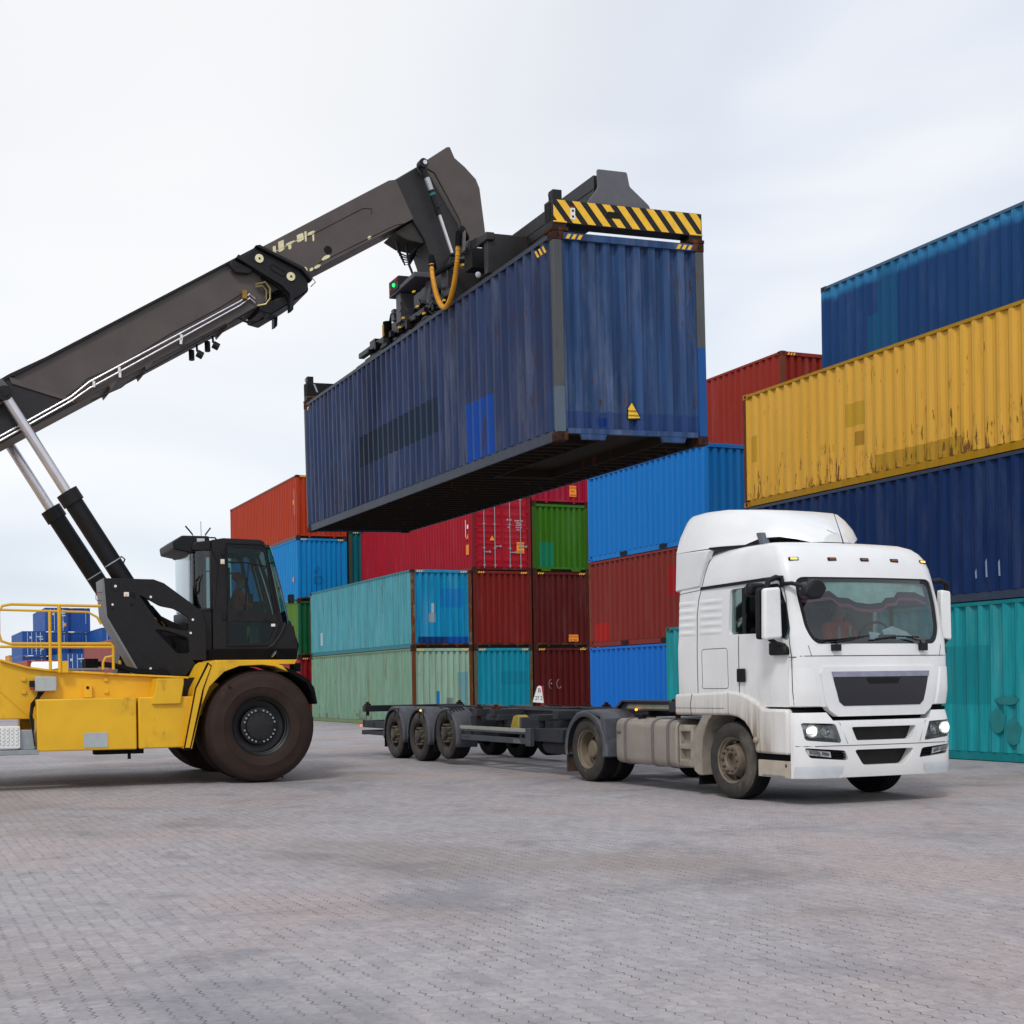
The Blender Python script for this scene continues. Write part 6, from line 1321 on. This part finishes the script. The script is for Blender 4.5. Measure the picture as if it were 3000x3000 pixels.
for yy, far in ((.0, 0), (L40, 1)):
    ya, yb = (.02, .26) if not far else (L40 - .26, L40 - .02)
    eb_ = MB().box(.01, W - .01, ya, yb, h_ + .11, h_ + .44)
    eo = eb_.build('end_beam', M_dark, SP_, bevel=.012)
    if not far:
        st_m = MB(); z0, z1 = h_ + .125, h_ + .43
        n_ = 11; pitch = .236; sl_ = .25
        for k in range(-1, n_):
            a0 = .085 + k * pitch; b0 = a0 + .125
            poly = [(a0, z1), (b0, z1), (b0 + sl_, z0), (a0 + sl_, z0)]
            # clip the stripe to the face
            def clip(poly, xl, keep):
                out = []
                for i in range(len(poly)):
                    p, q = poly[i], poly[(i + 1) % len(poly)]; ip = (p[0] >= xl) == keep; iq = (q[0] >= xl) == keep
                    if ip: out.append(p)
                    if ip != iq: t_ = (xl - p[0]) / (q[0] - p[0]); out.append((xl, p[1] + (q[1] - p[1]) * t_))
                return out
            poly = clip(clip(poly, .03, True), W - .03, False)
            if len(poly) > 2: st_m.prism(poly, 1, ya - .003, ya + .004)
        st_m.build('hazard_stripes', M_hyel, eo)
        MB().prism(rnd_poly([(.87, h_ + .245), (1.09, h_ + .245), (1.09, h_ + .335), (.87, h_ + .335)], .045), 1, ya - .006, ya + .002).build('slot', M_hole, eo)
        MB().use(M_wht).box(.295, .365, ya - .008, ya - .002, h_ + .175, h_ + .335).use(M_red).box(.295, .365, ya - .010, ya - .002, h_ + .335, h_ + .35).use(M_ink).box(.315, .345, ya - .011, ya - .006, h_ + .28, h_ + .31).box(.315, .345, ya - .011, ya - .006, h_ + .20, h_ + .23).build('sticker', None, eo)
        MB().prism(rnd_poly([(.58, h_ + .42), (.80, h_ + .70), (.79, h_ + .96), (1.27, h_ + .96), (1.31, h_ + .76), (1.62, h_ + .52), (1.66, h_ + .42)], .03), 1, .12, .15).build('end_gusset', M_grey2, eo, bevel=.006)
    MB().prism([(ya + .04, h_ + .16), (yb - .04, h_ + .16), (yb - .04, h_ + .40), (ya + .04, h_ + .40)], 0, .002, .012).build('side_slot', M_hole, eo)
    for x0, x1 in ((-.01, .25), (W - .25, W + .01)):
        q = MB().use(M_castg).box(x0, x1, ya - .02, yb + .0, h_ + .005, h_ + .055).use(M_dark).box(x0 + .02, x1 - .02, ya, yb, h_ + .05, h_ + .12).use(M_hyel).box(x0 + .03, x1 - .02, ya - .022 if not far else ya, ya if not far else yb + .02, h_ + .115, h_ + .135)
        q.build('twist_lock_housing', None, eo, bevel=.006)
    MB().box(.04, .18, ya + .02, ya + .16, h_ + .44, h_ + .58).tube([(.02, ya + .06, h_ + .55), (-.01, ya + .06, h_ + .50), (.02, ya + .06, h_ + .44)], .01, 5).build('guide_post', M_dark, eo, bevel=.005)
MB().prism([(.16, h_ + .40), (.20, h_ + .40), (.27, h_ + .22), (.23, h_ + .22)], 1, L40 - .29, L40 - .27).build('strut', M_ltgrey, SP_)
# working gear along the frame's near side
m = MB().box(.10, .22, 3.9, 8.6, h_ + .20, h_ + .30).box(.16, .26, 4.2, 8.4, h_ + .06, h_ + .14).box(.2, .8, 4.2, 4.5, h_ + .1, h_ + .75).box(.2, .8, 7.9, 8.2, h_ + .1, h_ + .45).box(.22, .75, 6.6, 6.75, h_ + .15, h_ + .5)
m.build('slide_rail', M_beam, SP_, bevel=.01)
MB().box(.05, .32, 6.05, 6.28, h_ + .30, h_ + .82).box(.30, .50, 5.3, 5.45, h_ + .30, h_ + .85).prism([(5.2, h_ + .86), (6.5, h_ + .82), (6.5, h_ + .88), (5.2, h_ + .95)], 0, .0, .4).build('rail_post', plain('steel_grey_post', '#4a494f', .5), SP_, bevel=.01)
q = MB().use(M_blackm).tube([(.12, 6.95, h_ + .14), (.12, 6.95, h_ + .52)], .085, 16).use(M_dark).tube([(.12, 6.95, h_ + .10), (.12, 6.95, h_ + .20)], .10, 16).box(.02, .35, 6.75, 7.1, h_ + .03, h_ + .09).use(M_hyel).box(.02, .045, 6.92, 6.98, h_ + .24, h_ + .46).use(M_grey2).box(.10, .24, 6.55, 6.68, h_ + .45, h_ + .66)
q.build('pump_motor', None, SP_, bevel=.006)
m = MB()
random.seed(11)
for k in range(7): m.tube([(.14, 6.9 - .05 * k, h_ + .5), (.1, 6.7 - .06 * k, h_ + .60 - .01 * k), (.15, 6.4 - .06 * k, h_ + .56 - .02 * k), (.2, 6.2, h_ + .4)], .010, 5)
for k in range(16):
    y_ = 4.3 + random.random() * 1.9; z_0 = h_ + .05 + random.random() * .5; m.tube([(.06 + random.random() * .2, y_, z_0), (.05, y_ - .15, z_0 + random.random() * .12), (.1, y_ - .35, z_0 - random.random() * .12)], .010 + .008 * random.random(), 5)
for k in range(9): m.box(.05, .18, 4.5 + k * .42, 4.58 + k * .42, h_ + .10 + .03 * (k % 3), h_ + .22 + .04 * (k % 2))
m.tube([(.9, 3.5, h_ + .8), (.3, 3.9, h_ + .78), (.1, 4.6, h_ + .72)], .05, 8)
m.box(.08, .75, 2.9, 3.2, h_ + .35, h_ + .66)
m.build('hydraulic_lines', M_black, SP_)
m = MB()
for y_, z_0 in ((5.9, h_ + .30), (5.2, h_ + .32), (4.9, h_ + .12), (6.1, h_ + .18), (4.0, h_ + .1), (3.2, h_ + .45), (5.35, h_ + .62)): m.box(.02, .055, y_ - .035, y_ + .035, z_0, z_0 + .03)
m.build('yellow_mark', M_hyel, SP_)
q = MB().use(M_black).box(-.02, .25, 5.95, 6.45, h_ + .86, h_ + 1.10)
q = q.build('signal_lamp_box', None, SP_, bevel=.02)
MB().ball((-.03, 6.15, h_ + .97), .034).build('green_lamp', emit('green_signal_lit', '#18e060', 2.5), q)
MB().ball((-.02, 6.05, h_ + 1.05), .035).ball((-.02, 6.34, h_ + .93), .035).build('red_lamp', plain('red_signal_off', '#c03020', .4), q)
hp_ = []
for k in range(41):
    t_ = k / 40; hp_.append((-.06, lerp(4.26, 3.12, t_ ** 1.0), h_ + .78 - .86 * math.sin(math.pi * t_) ** .62 + .0 * t_))
hs = MB().tube(hp_, .036, 10)
for a, b in zip(hp_, hp_[1:]):
    for f_ in (.0, .5):
        p = Vector(a).lerp(Vector(b), f_); d = (Vector(b) - Vector(a)).normalized() * .008; hs.tube([p - d, p + d], .043, 10)
hs.build('yellow_hose', plain('yellow_corrugated_hose', '#d8981c', .45), SP_)
MB().tube([(-.06, 4.26, h_ + .74), (-.04, 4.30, h_ + .92), (.1, 4.6, h_ + .98), (.3, 5.0, h_ + .95)], .05, 8).tube([(-.06, 3.12, h_ + .74), (-.05, 3.10, h_ + .95), (.05, 3.2, h_ + 1.05), (.3, 3.6, h_ + 1.05)], .055, 8).build('hose_end', M_blackm, SP_)
MB().tube([(-.0, 2.2, h_ + .05), (.0, 2.2, h_ + .12)], .001, 3).ball((.02, 2.55, h_ + .12), .05, .02, .05).build('round_cap', M_ltgrey, SP_)
MB().prism([(3.4, h_ + .62), (3.15, h_ + .92), (2.98, h_ + .95), (3.02, h_ + .65)], 0, .0, .02).build('torn_wrap', plain('torn_grey_wrap', '#6e6a68', .7), SP_)
MB().box(.10, .8, 2.35, 2.5, h_ + .1, h_ + .72).box(.06, .2, 2.3, 2.7, h_ + .60, h_ + .72).build('stop_bracket', M_beam, SP_, bevel=.01)

# ------------------------------------------------------------------ the two drivers
def person(label, loc, rz, pts, edges, rad, mats, cat='person'):
    me = bpy.data.meshes.new('person'); me.from_pydata(pts, edges, []); me.materials.append(mats['skin'])
    o = bpy.data.objects.new('person', me); C.objects.link(o)
    sk_ = o.modifiers.new('skin', 'SKIN'); 
    if not me.skin_vertices: me.attributes  # created with the modifier below
    bpy.context.view_layer.objects.active = o
    if not me.skin_vertices:
        bpy.ops.mesh.customdata_skin_add() if bpy.ops.mesh.customdata_skin_add.poll() else None
    for v_, r in zip(me.skin_vertices[0].data, rad): v_.radius = (r, r) if not isinstance(r, tuple) else r
    me.skin_vertices[0].data[0].use_root = True
    ss = o.modifiers.new('sub', 'SUBSURF'); ss.levels = ss.render_levels = 2
    bpy.context.view_layer.update()
    m2 = bpy.data.meshes.new_from_object(o.evaluated_get(bpy.context.evaluated_depsgraph_get())); m2.name = 'person'
    o.modifiers.clear(); o.data = m2
    m2.materials.clear()
    for k in ('skin', 'top', 'legs'): m2.materials.append(mats[k])
    for p in m2.polygons:
        c_ = p.center
        p.material_index = mats['pick'](c_); p.use_smooth = True
    o.location = loc; o.rotation_euler = (0, 0, rz)
    return tag(o, label, cat)
M_skin = plain('skin', '#b98468', .55, var=.06); M_hv = plain('orange_work_jacket', '#f0561c', .8, var=.12); M_trs = plain('dark_trousers', '#1e2430', .85)
def sit(s=1.0, reach=.45, hz=.62, lean=.05):
    # pelvis, belly, chest, neck, head base, head top, nose ; arms ; legs. Facing +x, seat at z=0
    P = [(0, 0, .10), (.0, 0, .28), (lean, 0, .46), (lean + .02, 0, .57), (lean + .04, 0, .66), (lean + .05, 0, .80), (lean + .12, 0, .70)]
    E_ = [(0, 1), (1, 2), (2, 3), (3, 4), (4, 5), (4, 6)]; Rr = [.15, .15, (.13, .19), .055, .085, .085, .03]
    for sg_ in (-1, 1):
        b = len(P); P += [(lean, sg_ * .19, .50), (lean + .12, sg_ * .23, .28), (reach * .8, sg_ * .20, .24), (reach, sg_ * .16, .32)]
        E_ += [(2, b), (b, b + 1), (b + 1, b + 2), (b + 2, b + 3)]; Rr += [.07, .052, .038, .03]
        h0 = len(P)
        for k in range(4): P.append((reach + .06 + .01 * (k % 2), sg_ * (.17 - .022 * k), .345 + .004 * k)); E_.append((b + 3, h0 + k)); Rr.append(.010)
        P.append((reach + .02, sg_ * .12, .335)); E_.append((b + 3, h0 + 4)); Rr.append(.011)
        b = len(P); P += [(.10, sg_ * .10, .09), (.46, sg_ * .13, .10), (.50, sg_ * .13, -.30), (.62, sg_ * .13, -.36)]
        E_ += [(0, b), (b, b + 1), (b + 1, b + 2), (b + 2, b + 3)]; Rr += [.095, .075, .05, .045]
    return P, E_, Rr
def pick(c_):
    if c_.z > .60: return 0
    if c_.x > .40 and c_.z > .25: return 0
    if c_.z < .17: return 2
    return 1
for lbl, parent_m, off, cap in (('person in an orange jacket and cap seated at the controls of the lifting machine', MR, (.07, -.10, 2.66), True),
                                ('person in an orange jacket at the wheel of the white lorry', Matrix.Translation(Vector((5.6550316, 17.19941919, 0))) @ Matrix.Rotation(TY, 4, 'Z'), (-.05, .50, 1.72), False)):
    P_, E_, Rr = sit()
    w_ = parent_m @ Vector(off); rz_ = RY if cap else TY
    o = person(lbl, w_, rz_, P_, E_, Rr, dict(skin=M_skin, top=M_hv, legs=M_trs, pick=pick))
    f = MB().use(M_ink)
    for s in (-1, 1): f.ball((.178, s * .032, .735), .008, .012, .007, 8)
    f.build('eyes', None, o); MB().box(.165, .178, -.022, .022, .672, .68).build('mouth', plain('lips', '#8a4a40', .6), o)
    MB().ball((.05, -.085, .72), .02, .01, .03, 8).ball((.05, .085, .72), .02, .01, .03, 8).build('ears', M_skin, o)
    if cap: MB().ball((.05, 0, .80), .105, .098, .085, 14).prism([(.10, .79), (.21, .775), (.21, .785), (.10, .82)], 1, -.07, .07).build('cap', plain('orange_cap', '#e8501c', .8), o)
    else: MB().ball((.035, 0, .79), .10, .095, .085, 14).build('hair', plain('brown_hair', '#3a2a20', .8), o)
    v_ = MB()
    for s in (-1, 1): v_.box(.19, .205, s * .09 - .02, s * .09 + .02, .22, .5)
    v_.build('reflective_band', plain('silver_band', '#b8bab0', .4), o)
